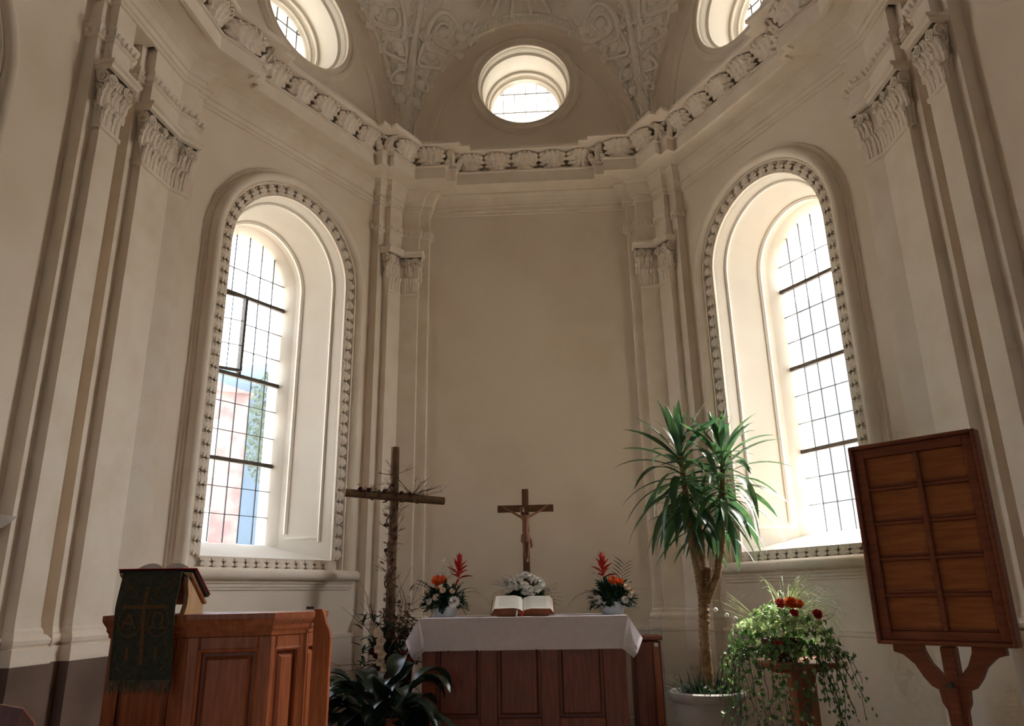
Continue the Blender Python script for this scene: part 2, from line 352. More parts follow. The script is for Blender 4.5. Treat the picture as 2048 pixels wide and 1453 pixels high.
# dado, pilasters, cornice
mb = MB(); sweep(mb, outline(False), [(.05, 0), (.05, .12), (.045, .125), (.045, ZD-.03), (.052, ZD-.025), (.052, ZD), (0, ZD+.004)])
struct(obj('baseboard_apse', mb, 'plaster'), 'projecting plaster dado with a ledge round the apse')
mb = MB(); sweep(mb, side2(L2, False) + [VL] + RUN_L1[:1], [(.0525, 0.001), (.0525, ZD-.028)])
struct(obj('baseboard_left', mb, 'brown_dado'), 'dark brown dado face under the pilasters behind the lectern')  # face under the left pilasters in a darker brown than the other dado
CORN = [(0, 4.875), (.018, 4.88), (.018, 4.90), (.034, 4.905), (.034, 4.945), (.05, 4.95), (.05, 4.965), (.062, 5.0), (.085, 5.035), (.115, 5.055), (.125, 5.058), (.125, 5.07),
        (.275, 5.085), (.28, 5.065), (.315, 5.065), (.315, 5.185), (.335, 5.19), (.335, 5.205)]
CYMA = [(.300, 5.207), (.255, 5.215), (.25, 5.25), (.265, 5.30), (.31, 5.335), (.36, 5.345)]
mb = MB(); OM = outline(True)
sweep(mb, OM, CORN + CYMA + [(.455, 5.347), (.47, 5.355), (.47, 5.385), (.46, ZT), (-.1, ZT+.002)])
for fr in (L2, R2): mb.add([fr.P(u, o, 4.874) for u, o in ((.38, -.01), (.60, -.01), (.60, O2+.01), (.38, O2+.01))], [(0, 1, 2, 3)])
cornice = struct(obj('trim_cornice', mb, 'stucco'), 'stepped stucco cornice with acanthus leaves running round the apse')

# acanthus leaf of the cornice: x across -.5..+.5, y outwards, z up (metres from the foot of the moulding)
def lerp_tab(tab, t):
    for (a, x), (b, y) in zip(tab, tab[1:]):
        if t <= b: return x + (y-x)*(t-a)/(b-a)
    return tab[-1][1]
CW = [(0, 1), (.06, .92), (.14, .64), (.26, .60), (.32, .88), (.40, .98), (.44, .72), (.52, .76), (.58, 1), (.68, 1), (.72, .74), (.78, .94), (.88, 1), (.92, .78), (1, .66)]
def acanthus(nu=16, nv=22):
    mb = MB(); rows = []
    for j in range(nv+1):
        t = j/nv; e = lerp_tab([(0, .012), (.3, .022), (.6, .050), (.85, .095), (.95, .115), (1, .108)], t); z = lerp_tab([(0, -.004), (.3, .045), (.6, .092), (.85, .128), (.95, .136), (1, .120)], t)
        wd = lerp_tab(CW, t)/2; row = []
        for i in range(nu+1):
            s = i/nu*2-1
            y = e + (0.004+0.009*t)*cos(s*4.5*pi) + 0.016*(1-s*s) - (0.034*abs(s)**3)
            row.append((s*wd, y, z - 0.012*abs(s)*t))
        rows.append(row)
    mb.loft(rows)
    for sx in (-1, 1):                       # beads under the lip
        mb.box((sx*.30, .105, .118), (.05, .012, .02))
    return mb
ACM = mesh('acanthus_leaf', acanthus(), 'stucco', True)
base = offset(OM, .315)
for a, b in zip(base, base[1:]):
    L = (b-a).length
    if L < 0.05 or L > 2.9: 
        if L > 2.9:
            d = (b-a).normalized()
            if a.y < 2: a = b - d*1.6
            else: b = a + d*1.6
            L = 1.6
        else: continue
    n = max(1, round(L/0.275)); d = (b-a)/n; X = d; Y = Vector((d.y, -d.x)).normalized()
    for k in range(n):
        p = a + d*(k+.5)
        place('acanthus_leaf', ACM, cornice, Matrix(((X.x, Y.x, 0, p.x), (X.y, Y.y, 0, p.y), (0, 0, 1, 5.206), (0, 0, 0, 1))))

# capital pieces in unit size
def cap_leaf():
    mb = MB(); rows = []; nu, nv = 8, 14
    tab = [(0, .90), (.14, .98), (.27, 1.0), (.34, .74), (.44, .98), (.58, 1.0), (.65, .74), (.76, .94), (.86, .86), (.93, .70), (1, .45)]
    for j in range(nv+1):
        t = j/nv; wd = lerp_tab(tab, t)/2
        y = lerp_tab([(0, .08), (.4, .12), (.7, .24), (.9, .46), (1, .44)], t); z = lerp_tab([(0, 0), (.7, .78), (.9, 1.0), (1, .90)], t)
        rows.append([((i/nu*2-1)*wd, y + .05*cos((i/nu*2-1)*3*pi) - .10*abs(i/nu*2-1)**2, z) for i in range(nu+1)])
    return mb.loft(rows)
def cap_volute():
    mb = MB(); path = []; rad = []
    for k in range(29):
        a = k/28*4.6*pi; r = 1.0 - .84*k/28
        path.append((r*cos(a+.5*pi), .25 - .12*(1-k/28), r*sin(a+.5*pi))); rad.append(.17 - .06*k/28)
    mb.tube(path, rad, 5)
    return mb.lathe([(.01, 0), (.16, .02), (.16, .3), (.01, .42)], 8, m=Matrix.Rotation(R(-90), 4, 'X'))
LEAFM = mesh('capital_leaf', cap_leaf(), 'stucco', True); VOLM = mesh('volute', cap_volute(), 'stucco', True)
def cap_band_tick():
    return MB().add([(-.35, .0, 0), (.35, 0, 0), (.25, .9, .15), (.4, .5, .75), (0, 1.0, 1.0), (-.4, .5, .75), (-.25, .9, .15)], [(0, 1, 2, 6), (1, 3, 2), (6, 5, 0), (2, 3, 4), (6, 4, 5), (2, 4, 6)])
TICKM = mesh('egg_leaf', cap_band_tick(), 'stucco', True)
ZN, ZA = 3.97, 4.41
TRIM_N = 0
def pilaster(pts, faces, label, endnormals=()):
    """pts: stepped outline in plan; faces: (frame, u0, u1, volute at u0, volute at u1) of the front layer"""
    global TRIM_N; TRIM_N += 1
    mb = MB()
    mb.loft([[Vector((x, y, z)) for x, y in pts] for z in (ZD, 4.9)])
    sweep(mb, pts, [(.048, ZD), (.048, .885), (.03, .89), (.042, .905), (.044, .925), (.03, .945), (.014, .955), (.014, .97), (.005, .985), (0, 1.03)])
    sweep(mb, pts, [(0, 4.585), (.012, 4.59), (.02, 4.60), (.032, 4.635), (.036, 4.655), (.036, 4.668), (0, 4.675)])
    t = struct(obj('trim_%d' % TRIM_N, mb, 'stucco'), label)
    for a, b in zip(offset(pts, .024), offset(pts, .024)[1:]):         # little leaves on the band
        L = (b-a).length
        if L < .05: continue
        n = max(1, round(L/.05)); d = (b-a)/n; Y = Vector((d.y, -d.x)).normalized()
        for k in range(n):
            p = a + d*(k+.5); s = .045
            place('band_leaf', TICKM, t, Matrix(((d.x, Y.x*.016, 0, p.x), (d.y, Y.y*.016, 0, p.y), (0, 0, s, 4.60), (0, 0, 0, 1))))
    for fr, u0, u1, v0, v1 in faces:
        cb = MB()
        a0, a1 = (u0-.035 if v0 == 2 else u0), (u1+.035 if v1 == 2 else u1)
        def ring(x0, x1, o, z): return [fr.P(x0, O1-.02, z), fr.P(x1, O1-.02, z), fr.P(x1, o, z), fr.P(x0, o, z)]
        n0, n1 = (.008 if v0 == 2 else 0), (.008 if v1 == 2 else 0)
        cb.loft([ring(u0-n0, u1+n1, O2, ZN-.03), ring(u0-n0, u1+n1, O2+.012, ZN-.025), ring(u0-n0, u1+n1, O2+.012, ZN), ring(u0+n0, u1-n1, O2-.028, ZN+.004), ring(u0+n0, u1-n1, O2-.026, 4.2),
                 ring(a0, a1, O2+.005, ZA-.06)], True)
        cb.loft([ring(a0-.0, a1+.0, O2+.03, ZA-.06), ring(a0-n0*2, a1+n1*2, O2+.055, ZA-.055), ring(a0-n0*2, a1+n1*2, O2+.058, ZA-.03), ring(a0-n0*3, a1+n1*3, O2+.075, ZA-.02), ring(a0-n0*3, a1+n1*3, O2+.075, ZA), ring(u0, u1, O2, ZA+.004)], True)
        cap = obj('capital', cb, 'stucco', t)
        w = u1-u0; n = max(1, round(w/.085)); s = w/n
        for k in range(n): place('leaf', LEAFM, cap, fr.mw(u0+s*(k+.5), O2-.003, ZN+.003, s*1.04, .095, .158))
        for k in range(n+1):
            if (k == 0 and v0 != 2) or (k == n and v1 != 2): continue
            place('leaf', LEAFM, cap, fr.mw(u0+s*k, O2-.008, ZN+.12, s*1.02, .115, .17))
        if w > .12:
            for k in range(max(1, n-1)): place('stalk', LEAFM, cap, fr.mw(u0+w*(k+1)/(max(1, n-1)+1), O2+.004, ZN+.25, s*.6, .09, .10))
        for v, uu, sg in ((v0, u0, -1), (v1, u1, 1)):
            rr = .046
            if v == 2: place('volute', VOLM, cap, fr.mw(uu+sg*(-.012), O2+.022, ZA-.115, sg*rr, rr*1.1, rr))
            elif v == 1: place('volute', VOLM, cap, fr.mw(uu-sg*.045, O2+.024, ZA-.11, sg*rr*.9, rr, rr*.9))
        if w > .2: place('volute', VOLM, cap, fr.mw((u0+u1)/2, O2+.024, ZA-.10, .032, .04, .032))
        for v, uu, sg in ((v0, u0, -1), (v1, u1, 1)):                   # leaf and volute on the free side
            if v != 2: continue
            sf = Fr.__new__(Fr); sf.d = fr.n*sg*-1; sf.n = fr.d*sg; sf.o = fr.P(uu, 0, 0)
            place('leaf', LEAFM, cap, sf.mw(-sg*(O2-.035), -.004, ZN+.005, .06, .08, .155)); place('leaf', LEAFM, cap, sf.mw(-sg*(O2-.03), -.002, ZN+.13, .06, .09, .15))
            place('volute', VOLM, cap, sf.mw(-sg*(O2-.012), .03, ZA-.115, .042, .042, .042))
    return t
def cornerpts(fa, fb): return fa + fb
sl, sr = side2(L2, False), side2(R2, False)[::-1]
pilaster(sl[8:13] and sl[9:13] + [VL] + RUN_L1[:4], [(L2, 0, .335, 1, 2), (L1, 0, .135, 0, 2)], 'folded stucco pilaster with two capitals in the corner behind the lectern')
pilaster(sl[1:9], [(L2, .585, .765, 2, 2)], 'narrow stucco pilaster with one capital farthest toward the lectern side edge')
pilaster(RUN_L1[4:] + [BL] + RUN_B[:4], [(L1, NL1-.175, NL1, 2, 0), (B, 0, .172, 1, 2)], 'folded stucco pilaster in the corner behind the timber cross')
pilaster(RUN_B[4:] + [BR] + RUN_R1[:4], [(B, NB-.178, NB, 2, 0), (R1, 0, .168, 1, 2)], 'folded stucco pilaster in the corner behind the yucca')
pilaster(RUN_R1[4:] + [VR] + sr[:4], [(R1, NR1-.135, NR1, 2, 0), (R2, 0, .335, 1, 2)], 'folded stucco pilaster in the corner behind the hymn board')
pilaster(sr[4:12], [(R2, .585, .765, 2, 2)], 'narrow stucco pilaster with one capital at the hymn board side edge')

# ------------------------------------------------------------------ windows
def arch_path(cu, hw, z0, zs, r, n=22, bottom=False):
    """path up one jamb, over the arch and down the other, r outside the opening"""
    p = [(cu-hw-r, z0), (cu-hw-r, zs)] + [(cu-(hw+r)*cos(pi*k/n), zs+(hw+r)*sin(pi*k/n)) for k in range(1, n)] + [(cu+hw+r, zs), (cu+hw+r, z0)]
    return p
def clip_convex(poly, shape):
    out = poly; n = len(shape)
    for i in range(n):
        a, b = shape[i], shape[(i+1) % n]; inp = out; out = []
        f = lambda p: (b[0]-a[0])*(p[1]-a[1]) - (b[1]-a[1])*(p[0]-a[0])
        for k in range(len(inp)):
            p, q = inp[k], inp[(k+1) % len(inp)]; fp, fq = f(p), f(q)
            if fp >= -1e-9: out.append(p)
            if (fp > 0) != (fq > 0) and abs(fp-fq) > 1e-12: t = fp/(fp-fq); out.append((p[0]+(q[0]-p[0])*t, p[1]+(q[1]-p[1])*t))
        if len(out) < 3: return []
    return out
def orn_leaf():
    mb = MB(); rows = []; nv = 10
    tab = [(0, 1.0), (.2, .98), (.30, .60), (.42, .98), (.62, 1.0), (.70, .55), (.80, .85), (1, .45)]
    for j in range(nv+1):
        t = j/nv; wd = lerp_tab(tab, t)/2
        rows.append([(s*wd, .70+.25*sin(t*2.6)-.12*abs(s)+(.08 if abs(s) == .4 else 0), t) for s in (-1, -.4, 0, .4, 1)])
    mb.loft(rows)
    return mb.lathe([(.02, .2), (.10, .3), (.10, .8), (.03, .95)], 6, m=Matrix.Translation((.5, 0, .86)) @ Matrix.Rotation(R(-90), 4, 'X'))
ORNM = mesh('frame_leaf', orn_leaf(), 'stucco', True)
def panes_for(parent, fr, shape, ucuts, zcuts, o, skip=None):
    for i in range(len(ucuts)-1):
        for j in range(len(zcuts)-1):
            q = clip_convex([(ucuts[i], zcuts[j]), (ucuts[i+1], zcuts[j]), (ucuts[i+1], zcuts[j+1]), (ucuts[i], zcuts[j+1])], shape)
            if len(q) < 3 or (skip and skip(i, j)): continue
            area = abs(sum(q[k][0]*q[(k+1) % len(q)][1]-q[(k+1) % len(q)][0]*q[k][1] for k in range(len(q))))/2
            if area < 2e-4: continue
            mb = MB().add([fr.P(u, o, z) for u, z in q], [tuple(range(len(q)))])
            obj('pane', mb, 'glass', parent)
def span(shape, axis, c):
    """extent of convex shape along the other axis where coordinate axis == c"""
    vals = []; c += 1.3e-5
    for k in range(len(shape)):
        p, q = shape[k], shape[(k+1) % len(shape)]
        if (p[axis]-c)*(q[axis]-c) < 0: t = (c-p[axis])/(q[axis]-p[axis]); vals.append(p[1-axis]+(q[1-axis]-p[1-axis])*t)
    return (min(vals), max(vals)) if len(vals) >= 2 else None
def bar(parent, name, fr, u0, z0, u1, z1, o, th, dp, m):
    mb = MB(); d = Vector((u1-u0, z1-z0)).normalized(); n = Vector((-d.y, d.x))*th/2
    P = [(u0+n.x, z0+n.y), (u0-n.x, z0-n.y), (u1-n.x, z1-n.y), (u1+n.x, z1+n.y)]
    mb.add([fr.P(u, o-dp/2, z) for u, z in P] + [fr.P(u, o+dp/2, z) for u, z in P], [(0, 1, 2, 3), (7, 6, 5, 4), (0, 4, 5, 1), (1, 5, 6, 2), (2, 6, 7, 3), (3, 7, 4, 0)])
    return obj(name, mb, m, parent)
WN = 0
def window(fr, cu, label, detail=True, casement=False, portal=True):
    global WN; WN += 1
    # reveal: splay from the wall face to the glass, then the outer splay
    mb = MB()
    def sect(hw, z0, zs, o, n=24): return [fr.P(u, o, z) for u, z in [(cu-hw, z0)] + [(cu-hw, z0+(zs-z0)*k/6) for k in range(1, 6)] + [(cu-hw*cos(pi*k/n), zs+hw*sin(pi*k/n)) for k in range(n+1)] + [(cu+hw, z0+(zs-z0)*k/6) for k in range(5, 0, -1)] + [(cu+hw, z0)]]
    S = [(WHW, WZ0, WZS, 0.0), (WHW-.012, WZ0+.01, WZS, -.03), (GHW+.06, GZ0-.03, GZS, -.50), (GHW+.055, GZ0-.028, GZS, -.505), (GHW, GZ0-.005, GZS, GO), (GHW-.005, GZ0-.005, GZS, GO-.05), (.60, 1.45, GZS, -.95)]
    mb.loft([sect(*q) for q in S], True)
    t = obj('window_%d' % WN, mb, 'reveal', smooth=True); struct(t, label)
    if portal:
        pl = bpy.data.lights.new('window_portal', 'AREA'); pl.shape = 'RECTANGLE'; pl.size = 2*GHW; pl.size_y = GZS+GHW-GZ0; pl.cycles.is_portal = True
        po = bpy.data.objects.new('window_portal', pl); COL.objects.link(po); c = fr.P(cu, GO-.02, (GZ0+GZS+GHW)/2)
        po.matrix_world = Matrix(((fr.d.x, 0, -fr.n.x, c.x), (fr.d.y, 0, -fr.n.y, c.y), (0, 1, 0, c.z), (0, 0, 0, 1))); po['kind'] = 'helper'
    shape = arch_pts(cu, GHW, GZ0, GZS, 24)
    if not detail:
        panes_for(t, fr, shape, [cu-GHW, cu+GHW], [GZ0, 2.97, 4.4], GO); 
    # surround: ornament band, roll, fillets
    def P3(lst, o): return [fr.P(u, o, z) for u, z in lst]
    sb = MB()
    band = [(.0, .0), (.0, .022), (.012, .026), (.016, -.02), (.092, -.02), (.098, .045), (.115, .045), (.118, .03)]
    sb.loft([P3([(cu-WHW-r, WZ0-r), (cu+WHW+r, WZ0-r)] + [(cu+(WHW+r)*cos(pi*k/28), WZS+(WHW+r)*sin(pi*k/28)) for k in range(29)], o) for r, o in band], True)
    roll = [(.118, 0.0), (.118, .04)] + [(.16-.042*cos(pi*k/8), .04+.055*sin(pi*k/8)) for k in range(9)] + [(.205, .03), (.222, .03), (.224, .018), (.242, .016), (.246, 0)]
    sb.loft([P3(arch_path(cu, WHW, 1.315, WZS, r, 28), o) for r, o in roll])
    obj('surround', sb, 'stucco', t, True)
    if not detail: return t
    lb = MB()                                   # window ledge
    prof = [(0, 1.335), (.045, 1.335), (.085, 1.33), (.115, 1.31), (.122, 1.285), (.112, 1.262), (.085, 1.248), (.05, 1.246), (.05, 1.225), (.034, 1.222), (.034, 1.20), (.018, 1.197), (.018, 1.18), (0, 1.178)]
    lb.prism(prof, lambda o, z, d: fr.P(d, o, z), cu-.86, cu+.86)
    obj('ledge', lb, 'stucco', t, True)
    # moulded lines on the splay
    for q, (i0, rr) in enumerate(((.16, .016), (.86, .022))):
        a, b = S[1], S[2]; g = [a[k]+(b[k]-a[k])*i0 for k in range(4)]
        zb = g[1]+.13
        rb = MB(); rb.tube([fr.P(u, g[3], z) for u, z in [(cu-g[0], zb)] + arch_path(cu, g[0], zb, g[2], 0, 24)[1:-1] + [(cu+g[0], zb)]], rr, 6)
        obj('splay_moulding', rb, 'reveal', t, True)
    for sg in (-1, 1):
        p = []
        for i0 in (.16, .86):
            a, b = S[1], S[2]; g = [a[k]+(b[k]-a[k])*i0 for k in range(4)]; p.append(fr.P(cu+sg*g[0], g[3], S[1][1]+(S[2][1]-S[1][1])*.5+.13))
        obj('splay_moulding', MB().tube(p, .014, 6), 'reveal', t, True)
    # leaves of the ornament band
    per = []; step = .098
    zz = WZ0; nj = round((WZS-WZ0)/step)
    for k in range(nj): per.append((cu-WHW-.012, WZ0+(k+.5)*(WZS-WZ0)/nj, pi/2)); per.append((cu+WHW+.012, WZ0+(k+.5)*(WZS-WZ0)/nj, -pi/2))
    na = round(pi*(WHW+.05)/step)
    for k in range(na): a = pi*(k+.5)/na; per.append((cu+(WHW+.012)*cos(a), WZS+(WHW+.012)*sin(a), a-pi/2))
    nb = round(2*WHW/step)
    for k in range(nb): per.append((cu-WHW+(k+.5)*2*WHW/nb, WZ0-.012, pi))
    for u, z, rot in per: place('frame_leaf', ORNM, t, fr.mw(u, -.005, z, .090, .048, .085, rot))
    # glazing
    uc = [cu-GHW+2*GHW*k/6 for k in range(7)]; zc = [GZ0, 1.787, 2.01, 2.235] + [2.235+.245*k for k in range(1, 9)]
    inc = (lambda i, j: i in (1, 2) and 6 <= j < 9) if casement else None
    panes_for(t, fr, shape, uc, zc, GO, inc)
    for u in uc[1:-1]:
        s = span(shape, 0, u); lo = s[0]
        segs = [(lo, s[1])]
        if casement and uc[1] < u < uc[3]-1e-6: segs = [(lo, zc[6]), (zc[9], s[1])]
        for a, b in segs: bar(t, 'lead_came', fr, u, a, u, b, GO, .0055, .012, 'lead')
    for k, z in enumerate(zc[1:-1], 1):
        s = span(shape, 1, z)
        if not s: continue
        if k in (3, 6, 9): bar(t, 'glazing_bar', fr, s[0], z, s[1], z, GO+.01, .032, .03, 'iron')
        elif casement and k in (7, 8): bar(t, 'lead_came', fr, s[0], z, uc[1], z, GO, .0055, .012, 'lead'); bar(t, 'lead_came', fr, uc[3], z, s[1], z, GO, .0055, .012, 'lead')
        else: bar(t, 'lead_came', fr, s[0], z, s[1], z, GO, .0055, .012, 'lead')
    if casement:
        # small inward tilting light: hinged on its near side
        for u in (uc[1], uc[3]): bar(t, 'casement_post', fr, u, zc[6], u, zc[9], GO+.008, .03, .03, 'iron')
        cf = Fr.__new__(Fr); a = R(16); cf.d = (fr.d*cos(a) + fr.n*sin(a)); cf.n = (fr.n*cos(a) - fr.d*sin(a)); cf.o = fr.P(uc[1]+.02, GO+.01, 0)
        wd = uc[3]-uc[1]-.045; z0, z1 = zc[6]+.03, zc[9]-.03
        cs = bar(t, 'casement', cf, 0, z0, 0, z1, 0, .022, .02, 'iron')
        for q in ((wd, z0, wd, z1), (0, z0, wd, z0), (0, z1, wd, z1)): bar(cs, 'casement_rail', cf, *q, 0, .022, .02, 'iron')
        for q in ((wd/2, z0, wd/2, z1), (0, z0+(z1-z0)/3, wd, z0+(z1-z0)/3), (0, z0+2*(z1-z0)/3, wd, z0+2*(z1-z0)/3)): bar(cs, 'lead_came', cf, *q, 0, .0055, .01, 'lead')
        for k in range(3): panes_for(cs, cf, [(0, z0), (wd, z0), (wd, z1), (0, z1)], [0, wd/2, wd], [z0+(z1-z0)*k/3, z0+(z1-z0)*(k+1)/3], 0)
        for zz in (z0+.12, z1-.12):
            obj('window_stay', MB().tube([cf.P(wd, 0, zz), cf.P(wd, 0, zz)*.5 + fr.P(uc[3], GO, zz+.1)*.5 + Vector((0, 0, .03)), fr.P(uc[3], GO+.02, zz+.14)], .007, 5), 'iron', t)
    return t
window(L1, WCU['L1'], 'tall round arched leaded window with a small open casement beside the lectern', casement=True)
window(R1, WCU['R1'], 'tall round arched leaded window glowing white behind the yucca')
window(NE, 4.6, 'added arched fill light window in the nave end wall on the lectern side', detail=False)  # nave end windows added behind the camera to give front fill light
window(NE, 7.4, 'added arched fill light window in the nave end wall on the hymn board side', detail=False)
def blind_arch(fr, label):
    global WN; WN += 1
    cu = 2.15; sb = MB(); P3 = lambda lst, o: [fr.P(u, o, z) for u, z in lst]
    sb.loft([P3(arch_path(cu, WHW, 0.84, WZS, r, 28), o) for r, o in [(0, 0), (0, .022), (.012, .026), (.018, .014), (.095, .03), (.105, .045), (.118, .045), (.118, .04)] + [(.16-.042*cos(pi*k/8), .04+.055*sin(pi*k/8)) for k in range(9)] + [(.205, .03), (.222, .03), (.224, .018), (.242, .016), (.246, 0)]])
    return struct(obj('trim_arch_%d' % WN, sb, 'stucco', smooth=True), label)
blind_arch(L2, 'moulded blind arch on the choir wall just showing at the upper edge')
blind_arch(R2, 'moulded blind arch on the choir wall on the hymn board side')
def oculus(fr, cu, label):
    global WN; WN += 1
    def ring(r, o, n=48): return [fr.P(cu+r*cos(2*pi*k/n), o, OCZ+r*sin(2*pi*k/n)) for k in range(n)]
    mb = MB(); mb.loft([ring(*q) for q in ((OCR, 0), (OCR-.01, -.02), (OCR-.012, -.07), (OCR-.035, -.09), (OCR-.045, -.30), (OCR-.05, -.38), (GOR, -.46), (GOR-.004, -.50), (.5, -.80))], True)
    t = obj('window_%d' % WN, mb, 'reveal', smooth=True); struct(t, label)
    sb = MB(); sb.loft([ring(*q) for q in ((OCR, -.01), (OCR, .03), (OCR+.012, .036), (OCR+.02, .024), (OCR+.05, .022), (OCR+.06, .04), (OCR+.085, .045), (OCR+.105, .03), (OCR+.12, .012), (OCR+.125, 0))], True)
    obj('surround', sb, 'stucco', t, True)
    for r, o, th in ((OCR-.022, -.10, .013), (OCR-.062, -.36, .020), (GOR+.02, -.43, .012)):
        obj('ring_moulding', MB().tube(ring(r, o) + [ring(r, o)[0]], th, 6), 'reveal', t, True)
    shape = circ_pts(cu, OCZ, GOR, 32)
    uc = [cu-GOR+2*GOR*k/6 for k in range(7)]; zc = [OCZ-GOR, OCZ-.25, OCZ, OCZ+.25, OCZ+GOR]
    panes_for(t, fr, shape, uc, zc, -.49)
    for u in uc[1:-1]: s = span(shape, 0, u+1e-5); bar(t, 'lead_came', fr, u, s[0], u, s[1], -.49, .0055, .012, 'lead')
    for z in zc[1:-1]: s = span(shape, 1, z+1e-5); bar(t, 'lead_came', fr, s[0], z, s[1], z, -.49, .006, .012, 'lead')
    pl = bpy.data.lights.new('window_portal', 'AREA'); pl.shape = 'DISK'; pl.size = 2*GOR; pl.cycles.is_portal = True
    po = bpy.data.objects.new('window_portal', pl); COL.objects.link(po); c = fr.P(cu, -.52, OCZ)
    po.matrix_world = Matrix(((fr.d.x, 0, -fr.n.x, c.x), (fr.d.y, 0, -fr.n.y, c.y), (0, 1, 0, c.z), (0, 0, 0, 1))); po['kind'] = 'helper'
oculus(B, NB/2, 'round leaded window in the lunette above the altar')
oculus(L1, NL1/2, 'round leaded window cut by the frame above the lectern side window')
oculus(R1, NR1/2, 'round leaded window cut by the frame above the yucca side window')

# ------------------------------------------------------------------ vault
HC = Vector((-0.2, 4.64, 0)); ZV = ZT-.02; RISE = 3.8
def rib(v, ph):
    """ribs rise from corner v toward the crown over the middle of the apse"""
    v = Vector((*v, 0)); d = HC-v; k = -.012 + 1.012*(1-cos(ph))
    return v + d*k + Vector((0, 0, ZV + RISE*sin(ph)))
class Cell:
    def __init__(s, fr, n, va, vb): s.fr, s.n, s.va, s.vb = fr, n, va, vb
    def W(s, t, q):
        a = s.fr.P(s.n/2 - (s.n/2-.03)*cos(pi*t), .13, ZV + 1.80*sin(pi*t))
        ph = pi*t if t <= .5 else pi*(1-t)
        b = rib(s.va if t <= .5 else s.vb, ph)
        return a.lerp(b, q)
    def nrm(s, t, q):
        e = 1e-3; a = s.W(t+e, q)-s.W(t-e, q); b = s.W(t, q+e)-s.W(t, q-e); n = a.cross(b)
        if n.length < 1e-12: return s.fr.n.copy()
        n.normalize()
        return n if n.dot(Vector((0, 2, 3))-s.W(t, q)) > 0 else -n
    def chart(s, t0, q0):
        """local metric chart about a point of the web: (x, y metres, lift) -> point"""
        e = 1e-3; a = (s.W(t0+e, q0)-s.W(t0-e, q0))/(2*e); b = (s.W(t0, q0+e)-s.W(t0, q0-e))/(2*e)
        X = a.normalized(); Yv = (b - X*b.dot(X)).normalized(); by, bx = b.dot(Yv), b.dot(X); al = a.length
        def f(x, y, h=0.0):
            dq = y/by; dt = (x - dq*bx)/al; t, q = min(.998, max(.002, t0+dt)), min(1, max(0, q0+dq))
            return s.W(t, q) + s.nrm(t, q)*h
        return f
CB, CL, CR = Cell(B, NB, BL, BR), Cell(L1, NL1, VL, BL), Cell(R1, NR1, BR, VR)
mb = MB()
for c in (CB, CL, CR): mb.grid(lambda i, j, c=c: c.W(.001+.998*i, j), 48, 10)
vault = struct(obj('ceiling_vault', mb, 'lit_stucco', smooth=True), 'ribbed stucco vault with leaf scrolls above the cornice')
def strip_leaf():
    return MB().add([(-.5, 0, -.3), (0, .2, -.55), (.5, 0, -.3), (.42, .1, .15), (0, .75, .1), (-.42, .1, .15), (.18, .95, .55), (-.18, .95, .55), (0, .6, .62)], [(0, 1, 4), (1, 2, 4), (2, 3, 4), (0, 4, 5), (4, 3, 6), (4, 7, 5), (4, 6, 7), (7, 6, 8)])
SLM = strip_leaf()
def put(mb, src, p, X, Y, Z):
    mb.add([p + X*v[0] + Y*v[1] + Z*v[2] for v in src.v], src.f)
for v, nm in ((BL, 'l'), (BR, 'r'), (VL, 'll'), (VR, 'rr')):
    d = (HC-Vector((*v, 0))).normalized(); S = Vector((-d.y, d.x, 0)); rb = MB(); lf = MB(); N = 46
    prof = [(-.135, -.03), (-.135, .02), (-.115, .03), (-.10, .014), (-.045, .03), (-.03, .055), (.03, .055), (.045, .03), (.10, .014), (.115, .03), (.135, .02), (.135, -.03)]
    rows = []
    for k in range(N+1):
        ph = .02 + 1.0*k/N; p = rib(v, ph); tg = (rib(v, ph+.01)-rib(v, ph-.01)).normalized(); nn = tg.cross(S); nn = nn if nn.dot(d) > 0 else -nn
        w = .62+.38*min(1, k/14)
        rows.append([p + S*a*w + nn*(b+.02) for a, b in prof])
        if k % 1 == 0:
            for a in (-.075, 0, .075):
                q = p + S*a*w + nn*(.035 if a else .07); put(lf, SLM, q, S*.062*w, nn*.034, tg*.06)
    rb.loft(rows)
    r_ = obj('rib', rb, 'lit_stucco', vault); stuff(obj('rib_leaves', lf, 'lit_stucco', r_, True))
# toothed band along the edge of each web
for c in (CB, CL, CR):
    bb = MB(); rows = []; tk = MB(); N = 110
    for k in range(57):
        t = .02+.96*k/56; n = c.nrm(t, .01); e = c.W(t, .02)-c.W(t, 0); e.normalize()
        p = c.W(t, 0); rows.append([p - e*.0 + n*-.01, p + n*.022, p + e*.012 + n*.03, p + e*.03 + n*.015, p + e*.085 + n*.012, p + e*.10 + n*.028, p + e*.112 + n*.0])
    bb.loft(rows)
    bo = obj('arch_band', bb, 'lit_stucco', vault)
    for k in range(N):
        t = .025+.95*k/N; n = c.nrm(t, .01); e = (c.W(t, .02)-c.W(t, 0)).normalized(); x = (c.W(t+.001, .0)-c.W(t-.001, 0)).normalized()
        put(tk, SLM, c.W(t, 0)+e*(.058 if k % 2 else .05)+n*.006, x*.026, n*.034, e*(.062 if k % 2 else .040))
    stuff(obj('band_teeth', tk, 'lit_stucco', bo, True))
